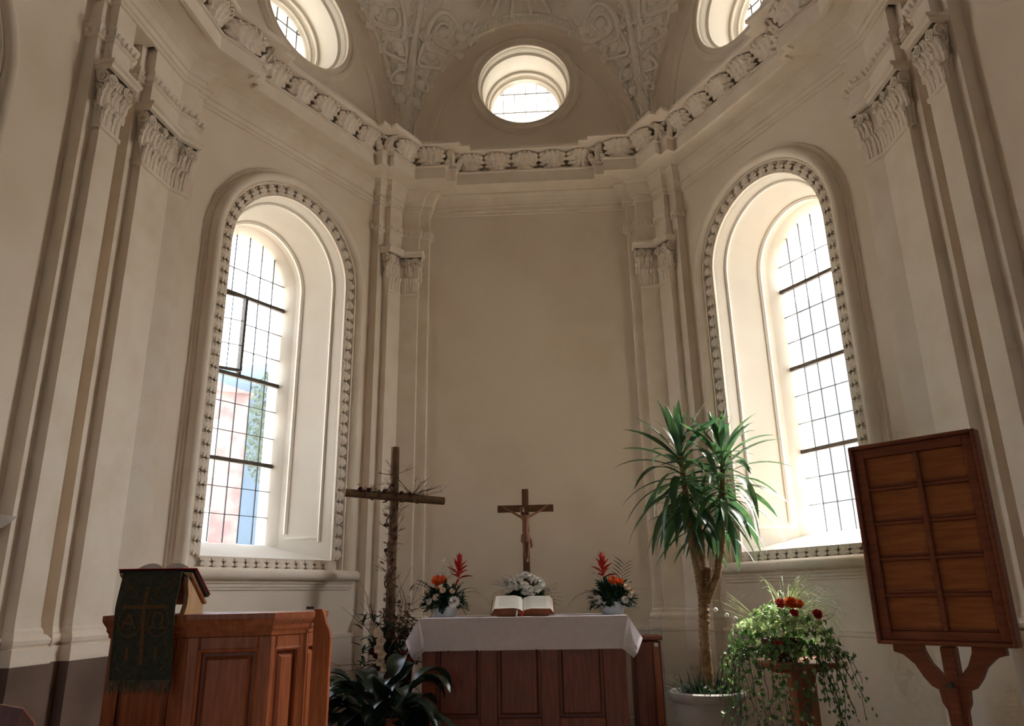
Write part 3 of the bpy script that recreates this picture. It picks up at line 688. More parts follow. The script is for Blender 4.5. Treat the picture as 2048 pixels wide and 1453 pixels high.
# leaf scrolls on the webs
CLF = cap_leaf()
def spiral(f, cx, cy, r, a0, turns, hand, mb, lf, rad=.022, leafs=9, ls=.085):
    N = 40; pts = []; rr = []
    for k in range(N+1):
        u = k/N; a = a0 + hand*turns*2*pi*u; q = r*(1-.80*u); pts.append(f(cx+q*cos(a), cy+q*sin(a), .012)); rr.append(rad*(1-.45*u))
    mb.tube(pts, rr, 6)
    for k in range(leafs):
        u = (k+.6)/leafs; a = a0 + hand*turns*2*pi*u; q = r*(1-.80*u) + (.03 if k % 2 else -.03)
        p = f(cx+q*cos(a), cy+q*sin(a), .006); o = f(cx+(q+.02)*cos(a), cy+(q+.02)*sin(a), .01); h = f(cx+q*cos(a), cy+q*sin(a), .03)
        Z = (o-p).normalized()*(1 if k % 2 else -1); Y = (h-p).normalized(); X = Z.cross(Y); s = ls*(1.15-.5*u)
        put(lf, CLF, p, X*s, Y*s*.55, Z*s*1.15)
    c0 = f(cx, cy, 0); Y = (f(cx, cy, .05)-c0).normalized()
    m = Y.to_track_quat('Z', 'Y').to_matrix().to_4x4(); m.translation = c0
    mb.lathe([(.065, 0), (.055, .03), (.02, .05), (.002, .052)], 10, m=m)
def stem(f, pts, mb, rad): mb.tube([f(x, y, .012) for x, y in pts], rad, 6)
for c in (CB, CL, CR):
    for sg in (1, -1):
        tt = (lambda t: t) if sg > 0 else (lambda t: 1-t)
        def ch(t, q, sg=sg): g = c.chart(tt(t), q); return lambda x, y, h=0: g(x*sg, y, h)
        sb, lf = MB(), MB()
        f = ch(.262, .20); spiral(f, 0, 0, .26, R(215), 1.9, -1, sb, lf, .036, 20, .10)
        f = ch(.205, .22); spiral(f, 0, 0, .17, R(30), 1.5, 1, sb, lf, .030, 14, .085)
        f = ch(.150, .22); spiral(f, 0, 0, .085, R(10), 1.3, -1, sb, lf, .024, 7, .06)
        f = ch(.115, .25); spiral(f, 0, 0, .06, R(200), 1.2, 1, sb, lf, .020, 6, .05)
        f = ch(.30, .07); spiral(f, .06, -.02, .10, R(200), 1.2, 1, sb, lf, .022, 9, .08)
        f = ch(.26, .55); spiral(f, 0, .1, .2, R(200), 1.6, 1, sb, lf, .032, 15, .10)
        f = ch(.345, .035); stem(f, [(-.25, -.02), (-.1, .0), (.05, .02), (.15, .07)], sb, .016)
        so = obj('scroll', sb, 'lit_stucco', vault, True); stuff(obj('scroll_leaves', lf, 'lit_stucco', so, True))
# sun burst over the altar web
f = CB.chart(.5, .215); sb = MB()
for k in range(17):
    a = R(-90) + (k-8)*R(11.5); r0, r1 = .16, (.58 if k % 2 else .48); wa = R(2.0)
    P = [(r0*cos(a-wa*.6), r0*sin(a-wa*.6)), (r1*cos(a-wa), r1*sin(a-wa)), (r1*cos(a+wa), r1*sin(a+wa)), (r0*cos(a+wa*.6), r0*sin(a+wa*.6))]
    rb = MB(); rb.add([f(x, y, 0) for x, y in P] + [f(x, y, .035) for x, y in P], [(4, 5, 6, 7), (0, 1, 5, 4), (1, 2, 6, 5), (2, 3, 7, 6), (3, 0, 4, 7)])
    obj('sun_ray', rb, 'lit_stucco', vault)
mb = MB(); cv = [rib(VL, pi/2*k/24) for k in range(25)] + [rib(VR, pi/2*k/24) for k in range(23, -1, -1)]
pl = [(-3.2, ZV-.4), (-3.2, 9.5), (3.2, 9.5), (3.2, ZV-.4), (cv[-1].x, ZV-.4)] + [(p.x, p.z) for p in cv[::-1]] + [(cv[0].x, ZV-.4)]
mb.add([(x, 4.66, z) for x, z in pl], tessellate_polygon([[Vector((x, z, 0)) for x, z in pl]]))
struct(obj('wall_choir_arch', mb, 'plaster'), 'plain plaster wall above the choir arch')

# ------------------------------------------------------------------ lectern: polygonal panelled pulpit
LZ = 1.05
poly = [(-1.914, 3.29), (-1.56, 3.26), (-1.237, 3.35), (-1.14, 3.52), (-1.16, 3.78), (-1.75, 3.86), (-2.04, 3.62)]
lc = thing('lectern', 'panelled reddish oak lectern with a moulded top edge in the front corner', 'lectern', (-1.55, 3.5, 0))
O = Vector((-1.55, 3.5, 0))
def lpoly(k): return [Vector((x, y, 0))-O for x, y in poly] if k == 0 else None
P0 = [Vector((x, y))-O.xy for x, y in poly]
def poff(ps, e):
    n = len(ps); out = []
    for i in range(n):
        a, b, c = ps[i-1], ps[i], ps[(i+1) % n]; d, f = (b-a).normalized(), (c-b).normalized()
        nd, nf = Vector((d.y, -d.x)), Vector((f.y, -f.x)); cr = d.x*f.y-d.y*f.x; q = c*0+b+nf*e; p = b+nd*e
        out.append(p + d*(((q-p).x*f.y-(q-p).y*f.x)/cr) if abs(cr) > 1e-6 else q)
    return out
def psweep(mb, ps, prof): return mb.loft([[Vector((p.x, p.y, z)) for p in poff(ps, e)] for e, z in prof], True)
mb = MB(); psweep(mb, P0, [(-.03, 0.0), (-.03, 1.0)]); obj('body', mb, 'oak', lc)
mb = MB(); psweep(mb, P0, [(0, 0), (.02, .0), (.02, .10), (.008, .12), (0, .13)]); obj('plinth', mb, 'oak', lc)
mb = MB(); psweep(mb, P0, [(-.01, .955), (.004, .96), (.006, .975), (.014, .985), (.016, 1.0), (.03, 1.02), (.034, 1.03), (.034, LZ), (-.2, LZ)])
tp = poff(P0, -.15); obj('top', mb.add([(p.x, p.y, LZ-.002) for p in P0], [tuple(range(len(P0)))]), 'oak', lc)
for i in range(len(P0)-3):                     # framed faces with a raised field
    a, b = P0[i], P0[(i+1) % len(P0)]; d = (b-a).normalized(); n = Vector((d.y, -d.x)); L = (b-a).length
    def fp(u, o, z): q = a + d*u + n*o; return Vector((q.x, q.y, z))
    def slab(nm, u0, u1, z0, z1, o0, o1, parent=lc, bev=.006):
        m = MB(); r = [(u0, z0), (u1, z0), (u1, z1), (u0, z1)]; s = [(u0+bev, z0+bev), (u1-bev, z0+bev), (u1-bev, z1-bev), (u0+bev, z1-bev)]
        m.loft([[fp(u, o0, z) for u, z in r], [fp(u, o1-bev, z) for u, z in r], [fp(u, o1, z) for u, z in s]], True); m.add([fp(u, o1, z) for u, z in s], [(0, 1, 2, 3)])
        return obj(nm, m, 'oak', parent)
    st = .05 if L > .25 else .032
    slab('stile', 0, st, .12, .96, -.03, 0); slab('stile', L-st, L, .12, .96, -.03, 0)
    slab('rail', st, L-st, .905, .96, -.03, 0); slab('rail', st, L-st, .12, .24, -.03, 0)
    slab('field_panel', st+.024, L-st-.024, .27, .88, -.03, -.004, bev=.014)
    m = MB(); w = .012                          # panel moulding
    for (u0, z0, u1, z1) in ((st, .24, L-st, .24), (st, .905, L-st, .905), (st, .24, st, .905), (L-st, .24, L-st, .905)): m.tube([fp(u0, -.01, z0), fp(u1, -.01, z1)], w, 6)
    obj('panel_moulding', m, 'oak', lc)
e0, e1 = Vector((-1.138, 3.53))-O.xy, Vector((-1.075, 3.60))-O.xy   # shaped end board beside the steps
m = MB(); prof = [(-.04, 0), (.055, 0), (.055, .93), (.045, .97), (.025, 1.0), (.012, 1.04), (.0, 1.06), (-.04, 1.06)]
m.prism(prof, lambda x, z, dd: Vector((e0.x+.055+x*.72, e0.y+.02+x*.4+dd, z)), 0, .03); obj('end_board', m, 'oak', lc)
m = MB().box((e0.x+.005, e0.y+.02, 1.066), (.035, .03, .012)); obj('hinge', m, 'iron', lc)
# sloping book rest on the lectern
br = thing('book_rest', 'pale wooden sloping book rest standing on the lectern top', 'book rest', (-1.735, 3.27, LZ), R(11))
for sx in (-.125, .125):
    m = MB(); m.prism([(.0, 0), (.30, 0), (.30, .035), (.02, .165), (.0, .165), (.012, .12), (.035, .08), (.03, .04)], lambda y, z, d: Vector((d, y, z)), sx-.01, sx+.01); obj('side_bracket', m, 'pale_wood', br)
m = MB().bbox((0, .155, 0), (.30, .32, .014), .003, Matrix.Translation((0, 0, .108)) @ Matrix.Translation((0, .155, 0)) @ Matrix.Rotation(R(-23), 4, 'X') @ Matrix.Translation((0, -.155, 0))); obj('board', m, 'pale_wood', br)
# open book on the rest
bk = thing('open_book', 'open book with red and black binding lying on the book rest', 'book', (-1.735, 3.285, LZ+.168)); bk.rotation_euler = (R(-23), 0, R(10))
m = MB().bbox((.0, .13, .012), (.32, .27, .012), .003); obj('cover', m, 'black', bk)
m = MB().bbox((.0, .13, .021), (.328, .28, .005), .002); obj('red_lining', m, 'red', bk)
for sg in (-1, 1):
    m = MB(); m.grid(lambda i, j, sg=sg: Vector((sg*(.004+.11*i)+.02, .0+.22*j, .026+.030*sin(pi*min(1, i*1.05))**.7*(1-.35*i))), 12, 3); 
    m.grid(lambda i, j, sg=sg: Vector((sg*(.004+.11*i)+.02, .0, .024+(.002+.030*sin(pi*min(1, i*1.05))**.7*(1-.35*i))*j)), 12, 1); obj('pages', m, 'white_p', bk, True)
# green cloth hanging from the rest
cl = thing('lectern_cloth', 'dark green fringed cloth with a cross and Greek letters hanging from the lectern', 'cloth', (-1.735, 3.255, 0))
ZT0, ZB0 = LZ+.178, .80
def clothf(i, z, o=0.0):
    """cloth surface: i across -1..1, z height"""
    k = (ZT0-z)/(ZT0-ZB0); wv = .006*sin(i*5+k*2)*k
    hw = .129
    y = -.012 - .045*min(1, k*3)**1.0 - .02*k + wv - o
    return Vector((i*hw + .034*k, y, z))
m = MB(); m.grid(lambda i, j: clothf(i*2-1, ZT0-(ZT0-ZB0)*j), 14, 20); m.grid(lambda i, j: Vector(((i*2-1)*.130, -.012+.10*j, ZT0+.002-.035*j)), 14, 3)
c0 = obj('cloth', m, 'green', cl, True); sm = c0.modifiers.new('thickness', 'SOLIDIFY'); sm.thickness = .005
m = MB(); random.seed(3)
for k in range(90):
    i = -1+2*k/89; p = clothf(i, ZB0+.004); l = random.uniform(.03, .055); m.tube([p, p+Vector((random.uniform(-.006, .006), -.004, -l*.5)), p+Vector((random.uniform(-.012, .012), random.uniform(-.008, .004), -l))], .0018, 3)
stuff(obj('fringe', m, 'fringe', cl))
def stroke(nm, pts, wd, closed=False):
    """flat embroidered ribbon: pts (i, z) pairs on the cloth"""
    m = MB(); n = len(pts); rows = []
    for k in range(n):
        a = Vector(pts[max(0, k-1)]); b = Vector(pts[min(n-1, k+1)])
        dx, dz = (b.x-a.x)*.135, b.y-a.y; l = math.hypot(dx, dz) or 1; nx, nz = -dz/l/.135, dx/l
        rows.append([clothf(pts[k][0]+nx*wd/2, pts[k][1]+nz*wd/2, .0035), clothf(pts[k][0]-nx*wd/2, pts[k][1]-nz*wd/2, .0035)])
    m.loft(rows); o = obj(nm, m, 'gold', cl); q = o.modifiers.new('thickness', 'SOLIDIFY'); q.thickness = .003; return o
def lin(a, b, n=8): return [(a[0]+(b[0]-a[0])*k/n, a[1]+(b[1]-a[1])*k/n) for k in range(n+1)]
zz = lambda f: ZT0-(ZT0-ZB0)*f
def arc(ci, cz, ri, rz, a0, a1, n=14): return [(ci+ri*cos(R(a0+(a1-a0)*k/n)), cz+rz*sin(R(a0+(a1-a0)*k/n))) for k in range(n+1)]
c1 = stroke('embroidered_cross', lin((-.02, zz(.15)), (-.02, zz(.86)), 14), .017); stroke('embroidered_cross_arm', lin((-.72, zz(.335)), (.74, zz(.335)), 12), .015)
for q in (lin((-.70, zz(.53)), (-.46, zz(.40))), lin((-.46, zz(.40)), (-.26, zz(.53))), lin((-.60, zz(.485)), (-.36, zz(.485)))): stroke('letter_alpha', q, .009)
stroke('letter_omega', arc(.47, zz(.452), .17, .026, -55, 235), .009)
for sg in (-1, 1): stroke('letter_omega_foot', lin((.47+sg*.08, zz(.525)), (.47+sg*.26, zz(.525))), .009)
for ci in (-.46, .47):
    stroke('embroidered_arc', arc(ci, zz(.475), .36, .056, 200, 340), .005); stroke('embroidered_arc', arc(ci, zz(.475), .36, .056, 120, 200), .004); stroke('embroidered_arc', arc(ci, zz(.475), .36, .056, -20, 50), .004)
    stroke('embroidered_candle', lin((ci, zz(.70)), (ci, zz(.82))), .011)
for sg in (-1, 1):
    for q in ((.86, .07, .52, .17), (.66, .10, .80, .17), (.42, .14, .30, .24), (.16, .24, .24, .28)): stroke('embroidered_ray', lin((sg*q[0]-.02, zz(q[1])), (sg*q[2]-.02, zz(q[3]))), .005)
    stroke('embroidered_ray', lin((sg*.78, zz(.87)), (sg*.64, zz(.91))), .005)

# ------------------------------------------------------------------ altar
AZ = .955; AX, AY0, AY1 = -.262, 5.62, 6.45; AHW = .735
al = thing('altar', 'reddish oak altar table with three sunk front panels', 'altar', (AX, AY0, 0))
m = MB().box((0, (AY1-AY0)/2+.02, AZ/2-.02), (2*AHW-.06, AY1-AY0-.06, AZ-.08)); obj('body', m, 'oak_dark', al)
m = MB().bbox((0, (AY1-AY0)/2, AZ-.025), (2*AHW, AY1-AY0, .046), .006); obj('top_slab', m, 'oak_dark', al)
m = MB().bbox((0, (AY1-AY0)/2, .08), (2*AHW+.0, AY1-AY0, .16), .01); obj('plinth', m, 'oak_dark', al)
edges = [-AHW+.02, -.615, -.305, -.185, .12, .245, .555, AHW-.02]
def aslab(nm, x0, x1, z0, z1, y0, y1, bev): 
    m = MB(); r = [(x0, z0), (x1, z0), (x1, z1), (x0, z1)]; s = [(x0+bev, z0+bev), (x1-bev, z0+bev), (x1-bev, z1-bev), (x0+bev, z1-bev)]
    m.loft([[Vector((x, y0, z)) for x, z in r], [Vector((x, y1+bev, z)) for x, z in r], [Vector((x, y1, z)) for x, z in s]], True); m.add([Vector((x, y1, z)) for x, z in s], [(0, 1, 2, 3)])
    return obj(nm, m, 'oak_dark', al)
for k in (0, 2, 4, 6): aslab('stile', edges[k], edges[k+1], .16, .91, .05, .005, .005)
for k in (1, 3, 5): aslab('rail', edges[k], edges[k+1], .16, .30, .05, .008, .004); aslab('rail', edges[k], edges[k+1], .80, .91, .05, .008, .004); aslab('front_panel', edges[k]+.02, edges[k+1]-.02, .32, .78, .05, .03, .012)
tc_ = thing('altar_cloth', 'white linen cloth with a scalloped hem draped over the altar', 'tablecloth', (AX, AY0, AZ))
m = MB()
D_ = AY1-AY0
m.grid(lambda i, j: Vector(((i*2-1)*(AHW+.006), -.006+(D_+.012)*j, .004+.0015*sin(i*40)*sin(j*9))), 40, 10)
def drop(i, j):
    x = (i*2-1)*(AHW+.006); wv = .008*sin(i*17+1)+.006*sin(i*41); k = j
    hem = -.215 - (.006 if (int(i*200) % 2) else 0)
    return Vector((x, -.006-.006*k-(wv+.012)*k, .004+hem*k))
m.grid(drop, 200, 6)
front = m; obj('front_fall', front, 'linen', tc_, True)
for sg in (-1, 1):                              # side falls with the pointed corner fold
    m = MB()
    def side(i, j, sg=sg):
        y = -.006+(D_+.012)*i; wv = .010*sin(i*14)+.006*sin(i*33)
        out = (.04+.05*j)*j; fl = .215
        return Vector((sg*(AHW+.006+out*.6+wv*j), y - .02*j*(1-i), .004-fl*j))
    m.grid(side, 24, 6); obj('side_fall', m, 'linen', tc_, True)
    m = MB()                                    # corner drape: a folded triangle reaching lower than the hem
    tip = Vector((sg*(AHW+.03), -.035, -.275)); a = Vector((sg*(AHW+.006), -.008, .004))
    pts = [Vector((sg*(AHW-.055), -.022, -.205)), Vector((sg*(AHW-.03), -.04, -.225)), Vector((sg*(AHW-.01), -.028, -.24)), tip, Vector((sg*(AHW+.06), -.015, -.245)), Vector((sg*(AHW+.105), .02, -.15)), Vector((sg*(AHW+.075), .045, -.20))]
    rows = [[a.lerp(p, k/5) + Vector((0, -.012*sin(pi*k/5), 0)) for p in pts] for k in range(6)]
    m.loft(rows); o = obj('corner_fold', m, 'linen', tc_, True); q = o.modifiers.new('thickness', 'SOLIDIFY'); q.thickness = .003
# cupboard behind the altar end
cp = thing('side_cupboard', 'narrow dark wooden cupboard half hidden behind the altar end', 'cupboard', (.685, 6.42, 0))
m = MB().bbox((0, .12, .37), (.22, .26, .74), .006); obj('body', m, 'oak_dark', cp)
m = MB().bbox((0, .12, .765), (.25, .29, .03), .006); obj('top', m, 'oak_dark', cp)
m = MB().bbox((-.03, -.018, .37), (.13, .02, .62), .004); obj('door', m, 'oak_dark', cp)
m = MB().bbox((.07, -.02, .36), (.05, .03, .72), .004); obj('post', m, 'oak', cp); m = MB().bbox((.07, -.04, .715), (.03, .02, .03), .004); obj('block', m, 'paper', cp)

# bible on the altar
bb = thing('open_bible', 'large open bible with thick cream pages on the altar cloth', 'book', (-.268, 5.78, AZ+.006))
bb.rotation_euler = (0, 0, R(1.5))
m = MB(); 
m.prism([(0, 0), (.2, 0), (.2, .075), (.19, .085), (0, .012)], lambda y, z, d: Vector((d, y, z)), -.19, .19); obj('cradle', m, 'leather', bb)
ti = Matrix.Translation((0, .0, .012)) @ Matrix.Rotation(R(24), 4, 'X')
for sg in (-1, 1):
    m = MB(); th = .040 if sg < 0 else .034
    def top(i): return th*(.35+.65*min(1, (i*3.2))**.6) - .006*i
    def pg(i, j, sg=sg): return ti @ Vector((sg*.205*i, .005+.215*j, .012+top(i)))
    nx = 14; m.grid(pg, nx, 4)
    o = obj('printed_page', m, 'page', bb, True); me = o.data; uv = me.uv_layers.new(name='UV')
    for lp in me.loops:
        v = ti.inverted() @ me.vertices[lp.vertex_index].co; uv.data[lp.index].uv = (abs(v.x)/.205, (v.y-.005)/.215)
    e = MB()
    def edge(i, j, sg=sg): return ti @ Vector((sg*(.205+.022*(1-j)), .005-.016*(1-j)+.225*i, .012+(top(1))*j))
    e.grid(edge, 6, 4); e.grid(lambda i, j, sg=sg: ti @ Vector((sg*(.205*i+.022*(1-j)*i), .005-.016*(1-j), .012+top(i)*j)), nx, 3); obj('page_block', e, 'leather' if False else 'paper', bb)
    m = MB().bbox((sg*.118, .11, .006), (.232, .255, .008), .003, ti); obj('cover', m, 'leather', bb)
    f_ = MB(); f_.grid(lambda i, j, sg=sg: ti @ Vector((sg*(.207*i+.024*(1-j)*i), .003-.018*(1-j), .011+top(i)*j*.97)), nx, 2); obj('lower_edge', f_, 'leather', bb)
m = MB().tube([ti @ Vector((.01, .0, .03)), Vector((.0, -.025, .02)), Vector((-.012, -.035, -.004)), Vector((-.03, -.042, -.03))], .006, 5); obj('red_ribbon', m, 'ribbon', bb)
m = MB().tube([ti @ Vector((-.04, .0, .03)), Vector((-.045, -.03, .01)), Vector((-.045, -.037, -.035))], .006, 5); obj('white_ribbon', m, 'ribbon_w', bb)

# crucifix
cz = thing('crucifix', 'brown wooden crucifix with a carved figure standing on the altar', 'crucifix', (-.252, 6.32, AZ+.004))
m = MB().bbox((0, 0, .5), (.056, .026, 1.0), .003); obj('upright', m, 'walnut', cz)
m = MB().bbox((.0, -.001, .838), (.466, .028, .058), .003); obj('crossbar', m, 'walnut', cz)
m = MB().bbox((0, 0, .02), (.16, .12, .04), .006); obj('foot', m, 'walnut', cz)
def skin(name, joints, bones, m, parent, sub=2, mw=None):
    me = bpy.data.meshes.new(name); me.from_pydata([j[0] for j in joints], bones, []); o = bpy.data.objects.new(name+'_tmp', me); COL.objects.link(o)
    md = o.modifiers.new('skin', 'SKIN'); md.use_smooth_shade = True
    for k, j in enumerate(joints):
        sv = me.skin_vertices[0].data[k]; r = j[1]; sv.radius = r if isinstance(r, tuple) else (r, r); sv.use_root = (k == 0)
    sb_ = o.modifiers.new('sub', 'SUBSURF'); sb_.levels = sub; sb_.render_levels = sub
    dg = bpy.context.evaluated_depsgraph_get(); ev = o.evaluated_get(dg); nm = bpy.data.meshes.new_from_object(ev)
    bpy.data.objects.remove(o); nm.materials.clear(); nm.materials.append(M[m])
    for p in nm.polygons: p.use_smooth = True
    return place(name, nm, parent, mw)
J = [((0, -.036, .62), (.024, .018)), ((.004, -.040, .665), (.021, .016)), ((.004, -.044, .715), (.029, .020)), ((0, -.043, .752), (.025, .016)), ((-.012, -.052, .778), .011), ((-.022, -.060, .803), (.018, .020)), ((-.026, -.060, .826), (.014, .016)),
     ((-.045, -.040, .770), .012), ((-.112, -.034, .808), .0088), ((-.172, -.026, .846), .0062), ((-.186, -.024, .856), .0075),
     ((.045, -.040, .775), .012), ((.112, -.034, .808), .0088), ((.172, -.026, .850), .0062), ((.186, -.024, .860), .0075),
     ((-.016, -.040, .596), .0175), ((-.014, -.060, .515), .0125), ((.002, -.044, .425), .0085), ((.004, -.058, .398), .008),
     ((.018, -.038, .596), .0175), ((.018, -.062, .518), .0125), ((.010, -.040, .428), .0085), ((.008, -.056, .400), .008)]
Bn = [(0, 1), (1, 2), (2, 3), (3, 4), (4, 5), (5, 6), (3, 7), (7, 8), (8, 9), (9, 10), (3, 11), (11, 12), (12, 13), (13, 14), (0, 15), (15, 16), (16, 17), (17, 18), (0, 19), (19, 20), (20, 21), (21, 22)]
fg = skin('carved_figure', J, Bn, 'carved', cz); fg['label'] = 'carved wooden figure with outstretched arms'
m = MB(); m.loft([[Vector((r*1.25*cos(a), -.040+r*.95*sin(a), z)) for a in [2*pi*k/14 for k in range(14)]] for r, z in ((.022, .632), (.030, .622), (.032, .598), (.034, .572), (.031, .560))], True)
m.tube([(.034, -.046, .60), (.044, -.048, .575), (.046, -.044, .535), (.043, -.044, .515)], [.008, .011, .012, .007], 6); obj('loincloth', m, 'carved', fg, True)
m = MB(); m.lathe([(.003, .018), (.016, .012), (.021, -.004), (.019, -.022), (.010, -.034)], 10, c=(-.027, -.052, .828)); obj('hair', m, 'walnut', fg, True)
m = MB(); m.tube([(-.0275, -.078, .812), (-.028, -.083, .802), (-.0275, -.078, .797)], .003, 4); m.tube([(-.036, -.075, .811), (-.031, -.0775, .8115)], .0015, 4); m.tube([(-.023, -.0775, .8115), (-.018, -.075, .811)], .0015, 4); m.tube([(-.031, -.076, .791), (-.023, -.076, .791)], .0016, 4); obj('face', m, 'walnut', fg)

# ------------------------------------------------------------------ hymn board
BP = Vector((1.475, 3.15, 0)); bd = Vector((-sin(R(44)), cos(R(44)), 0))      # from near edge to far edge
hb = thing('hymn_board', 'dark oak notice board with ten sunk panels on a shaped stand', 'board', BP, math.atan2(-bd.y, -bd.x))
# local: x toward the near edge, y away from the viewer's side, z up
HWB, Z0B, Z1B = .25, .893, 1.693
def hbox(nm, x0, x1, y0, y1, z0, z1, m='board', bev=.005, parent=None): return obj(nm, MB().bbox(((x0+x1)/2, (y0+y1)/2, (z0+z1)/2), (x1-x0, y1-y0, z1-z0), bev), m, parent or hb)
hbox('back_board', -HWB+.01, HWB-.01, .002, .014, Z0B+.01, Z1B-.01, bev=.002)
for x0, x1 in ((-HWB, -HWB+.016), (HWB-.016, HWB)): hbox('outer_frame', x0, x1, -.042, .016, Z0B, Z1B)
for z0, z1 in ((Z0B, Z0B+.016), (Z1B-.016, Z1B)): hbox('outer_frame', -HWB+.014, HWB-.014, -.042, .016, z0, z1)
xs = [-HWB+.055, .004, .022, HWB-.055]
for x0, x1 in ((-HWB+.016, -HWB+.055), (HWB-.055, HWB-.016)): hbox('stile', x0, x1, -.024, .002, Z0B+.016, Z1B-.016, bev=.003)
zr = [Z0B+.05, Z1B-.055]; rows = 5; gap = .014; hgt = (zr[1]-zr[0]-gap*(rows-1))/rows
hbox('rail', -HWB+.055, HWB-.055, -.024, .002, Z0B+.016, zr[0], bev=.003); hbox('rail', -HWB+.055, HWB-.055, -.024, .002, zr[1], Z1B-.016, bev=.003)
hbox('mullion', xs[1], xs[2], -.022, .002, zr[0], zr[1], bev=.003)
for k in range(rows):
    z0 = zr[0]+k*(hgt+gap)
    for x0, x1 in ((xs[0], xs[1]), (xs[2], xs[3])):
        hbox('sunk_panel', x0, x1, -.004, .003, z0, z0+hgt, 'board_panel', .001)
        if k < rows-1: hbox('crossrail', x0, x1, -.019, .002, z0+hgt, z0+hgt+gap, bev=.003)
        hbox('number_strip', x0+.004, x1-.004, -.012, -.004, z0+.002, z0+.012, bev=.001)
# lyre shaped bracket and post
def lyre(sg):
    o = [(-.20, .893), (-.20, .865), (-.165, .855), (-.125, .82), (-.10, .775), (-.075, .745), (-.052, .735), (-.048, .69), (-.034, .665), (-.03, .55), (0, .55), (0, .775), (-.035, .79), (-.065, .825), (-.085, .87), (-.088, .893)]
    return [(x*sg, z) for x, z in o]
for sg in (1, -1): obj('bracket_arm', MB().prism(lyre(sg), lambda x, z, d: Vector((x, d, z)), -.012, .018), 'board', hb)
obj('post', MB().bbox((0, .012, .445), (.052, .05, .89), .006), 'board', hb)
obj('front_rib', MB().bbox((0, -.018, .38), (.036, .026, .74), .005), 'board', hb)
obj('peg', MB().tube([(0, -.02, .755), (0, -.05, .755)], .011, 10), 'iron', hb)
for a in range(4):
    q = Matrix.Rotation(R(45+90*a), 4, 'Z'); m = MB(); m.prism([(.02, .30), (.02, .10), (.16, .03), (.27, 0), (.31, 0), (.31, .04), (.20, .10), (.08, .22)], lambda x, z, d: q @ Vector((x, d, z)), -.015, .015); obj('foot', m, 'board', hb)

# ------------------------------------------------------------------ timber cross
tx = thing('timber_cross', 'tall rough timber cross wound with dried roses and twigs', 'cross', (-1.345, 6.22, .34))
random.seed(5)
up_ = [(0, 0, .0), (.004, 0, .5), (.002, -.004, 1.0), (.006, 0, 1.5), (.004, 0, 1.985)]
obj('upright', MB().tube(up_, [.042, .04, .038, .037, .036], 9), 'log', tx, True)
cdv = Vector((cos(R(24)), sin(R(24)), -.055)); cm = Vector((.012, -.035, 1.565))
obj('crossbar', MB().tube([cm-cdv*.40, cm-cdv*.2, cm, cm+cdv*.2, cm+cdv*.43], [.033, .034, .036, .035, .033], 9), 'log', tx, True)
def rose(c, r, m, parent, name='rose', n=9, up=(0, -0.6, .5)):
    m_ = MB(); U = Vector(up).normalized(); X = U.orthogonal().normalized(); Y = U.cross(X)
    for k in range(n):
        a = k*2.4; rr = r*(.25+.75*k/n); h = r*(.75-.75*k/n); t = .55+.5*k/n
        cc = Vector(c) + (X*cos(a)+Y*sin(a))*rr*.55 + U*h*.5; T = (X*-sin(a)+Y*cos(a)); Nn = (X*cos(a)+Y*sin(a))*sin(t*1.2)+U*cos(t*1.2)
        Vv = U*sin(t)*1.0 + (X*cos(a)+Y*sin(a))*cos(t)*.6
        rows = [[cc + T*r*.55*s*wd + Vv*r*(v-.4) + Nn*r*.12*(s*s) for s in (-1, -.5, 0, .5, 1)] for v, wd in ((0, .5), (.35, .95), (.7, .9), (.95, .45))]
        m_.loft(rows)
    m_.lathe([(r*.2, -r*.3), (r*.6, 0), (r*.45, r*.35), (r*.05, r*.5)], 8, m=Matrix.Translation(Vector(c)) @ U.to_track_quat('Z', 'Y').to_matrix().to_4x4())
    return obj(name, m_, m, parent, True)
def twigs(nm, origins, parent, m='twig', L=(.08, .2), rad=.0025, n=5, spread=.8, up=.5):
    mb = MB()
    for o in origins:
        o = Vector(o)
        for k in range(n):
            d = Vector((random.uniform(-1, 1)*spread, random.uniform(-1, .2)*spread*.6, random.uniform(-.3, 1)*up+.1)).normalized(); l = random.uniform(*L); b = Vector((random.uniform(-.3, .3), random.uniform(-.2, .2), random.uniform(-.3, .3)))
            p = [o, o+d*l*.5+b*l*.2, o+d*l+b*l*.1]; mb.tube(p, [rad, rad*.8, rad*.4], 4)
            for q in range(2): e = o+d*l*random.uniform(.4, .9); mb.tube([e, e+(d+Vector((random.uniform(-1, 1), random.uniform(-1, 1), random.uniform(-.5, 1)))*.8)*l*.3], [rad*.7, rad*.3], 4)
    return stuff(obj(nm, mb, m, parent))
garl = [(0, -.04, z) for z in [.55+.07*k for k in range(18)]]
gm = MB(); gm.tube([(.045*cos(k*.9), -.01+.045*sin(k*.9)-.02, .5+.035*k) for k in range(36)], .006, 5); gm.tube([cm+cdv*(-.28+.02*k)+Vector((0, .042*cos(k*1.0)-.01, .042*sin(k*1.0))) for k in range(26)], .006, 5)
obj('garland', gm, 'twig', tx)
twigs('garland_twigs', [(x+random.uniform(-.03, .03), -.05, z) for x, y, z in garl] + [tuple(cm+cdv*(-.25+.055*k)+Vector((0, -.03, .02))) for k in range(10)], tx, 'twig', (.04, .11), .0022, 4)
twigs('twig_spray', [tuple(cm+cdv*.16+Vector((0, -.02, .03)))]*3, tx, 'twig', (.14, .26), .0025, 4, spread=.6, up=.5)
twigs('lower_twig_spray', [(.03, -.04, 1.28), (.03, -.04, 1.36), (.04, -.04, 1.45), (.02, -.03, 1.75)], tx, 'twig', (.10, .18), .0025, 4, spread=.9, up=.3)
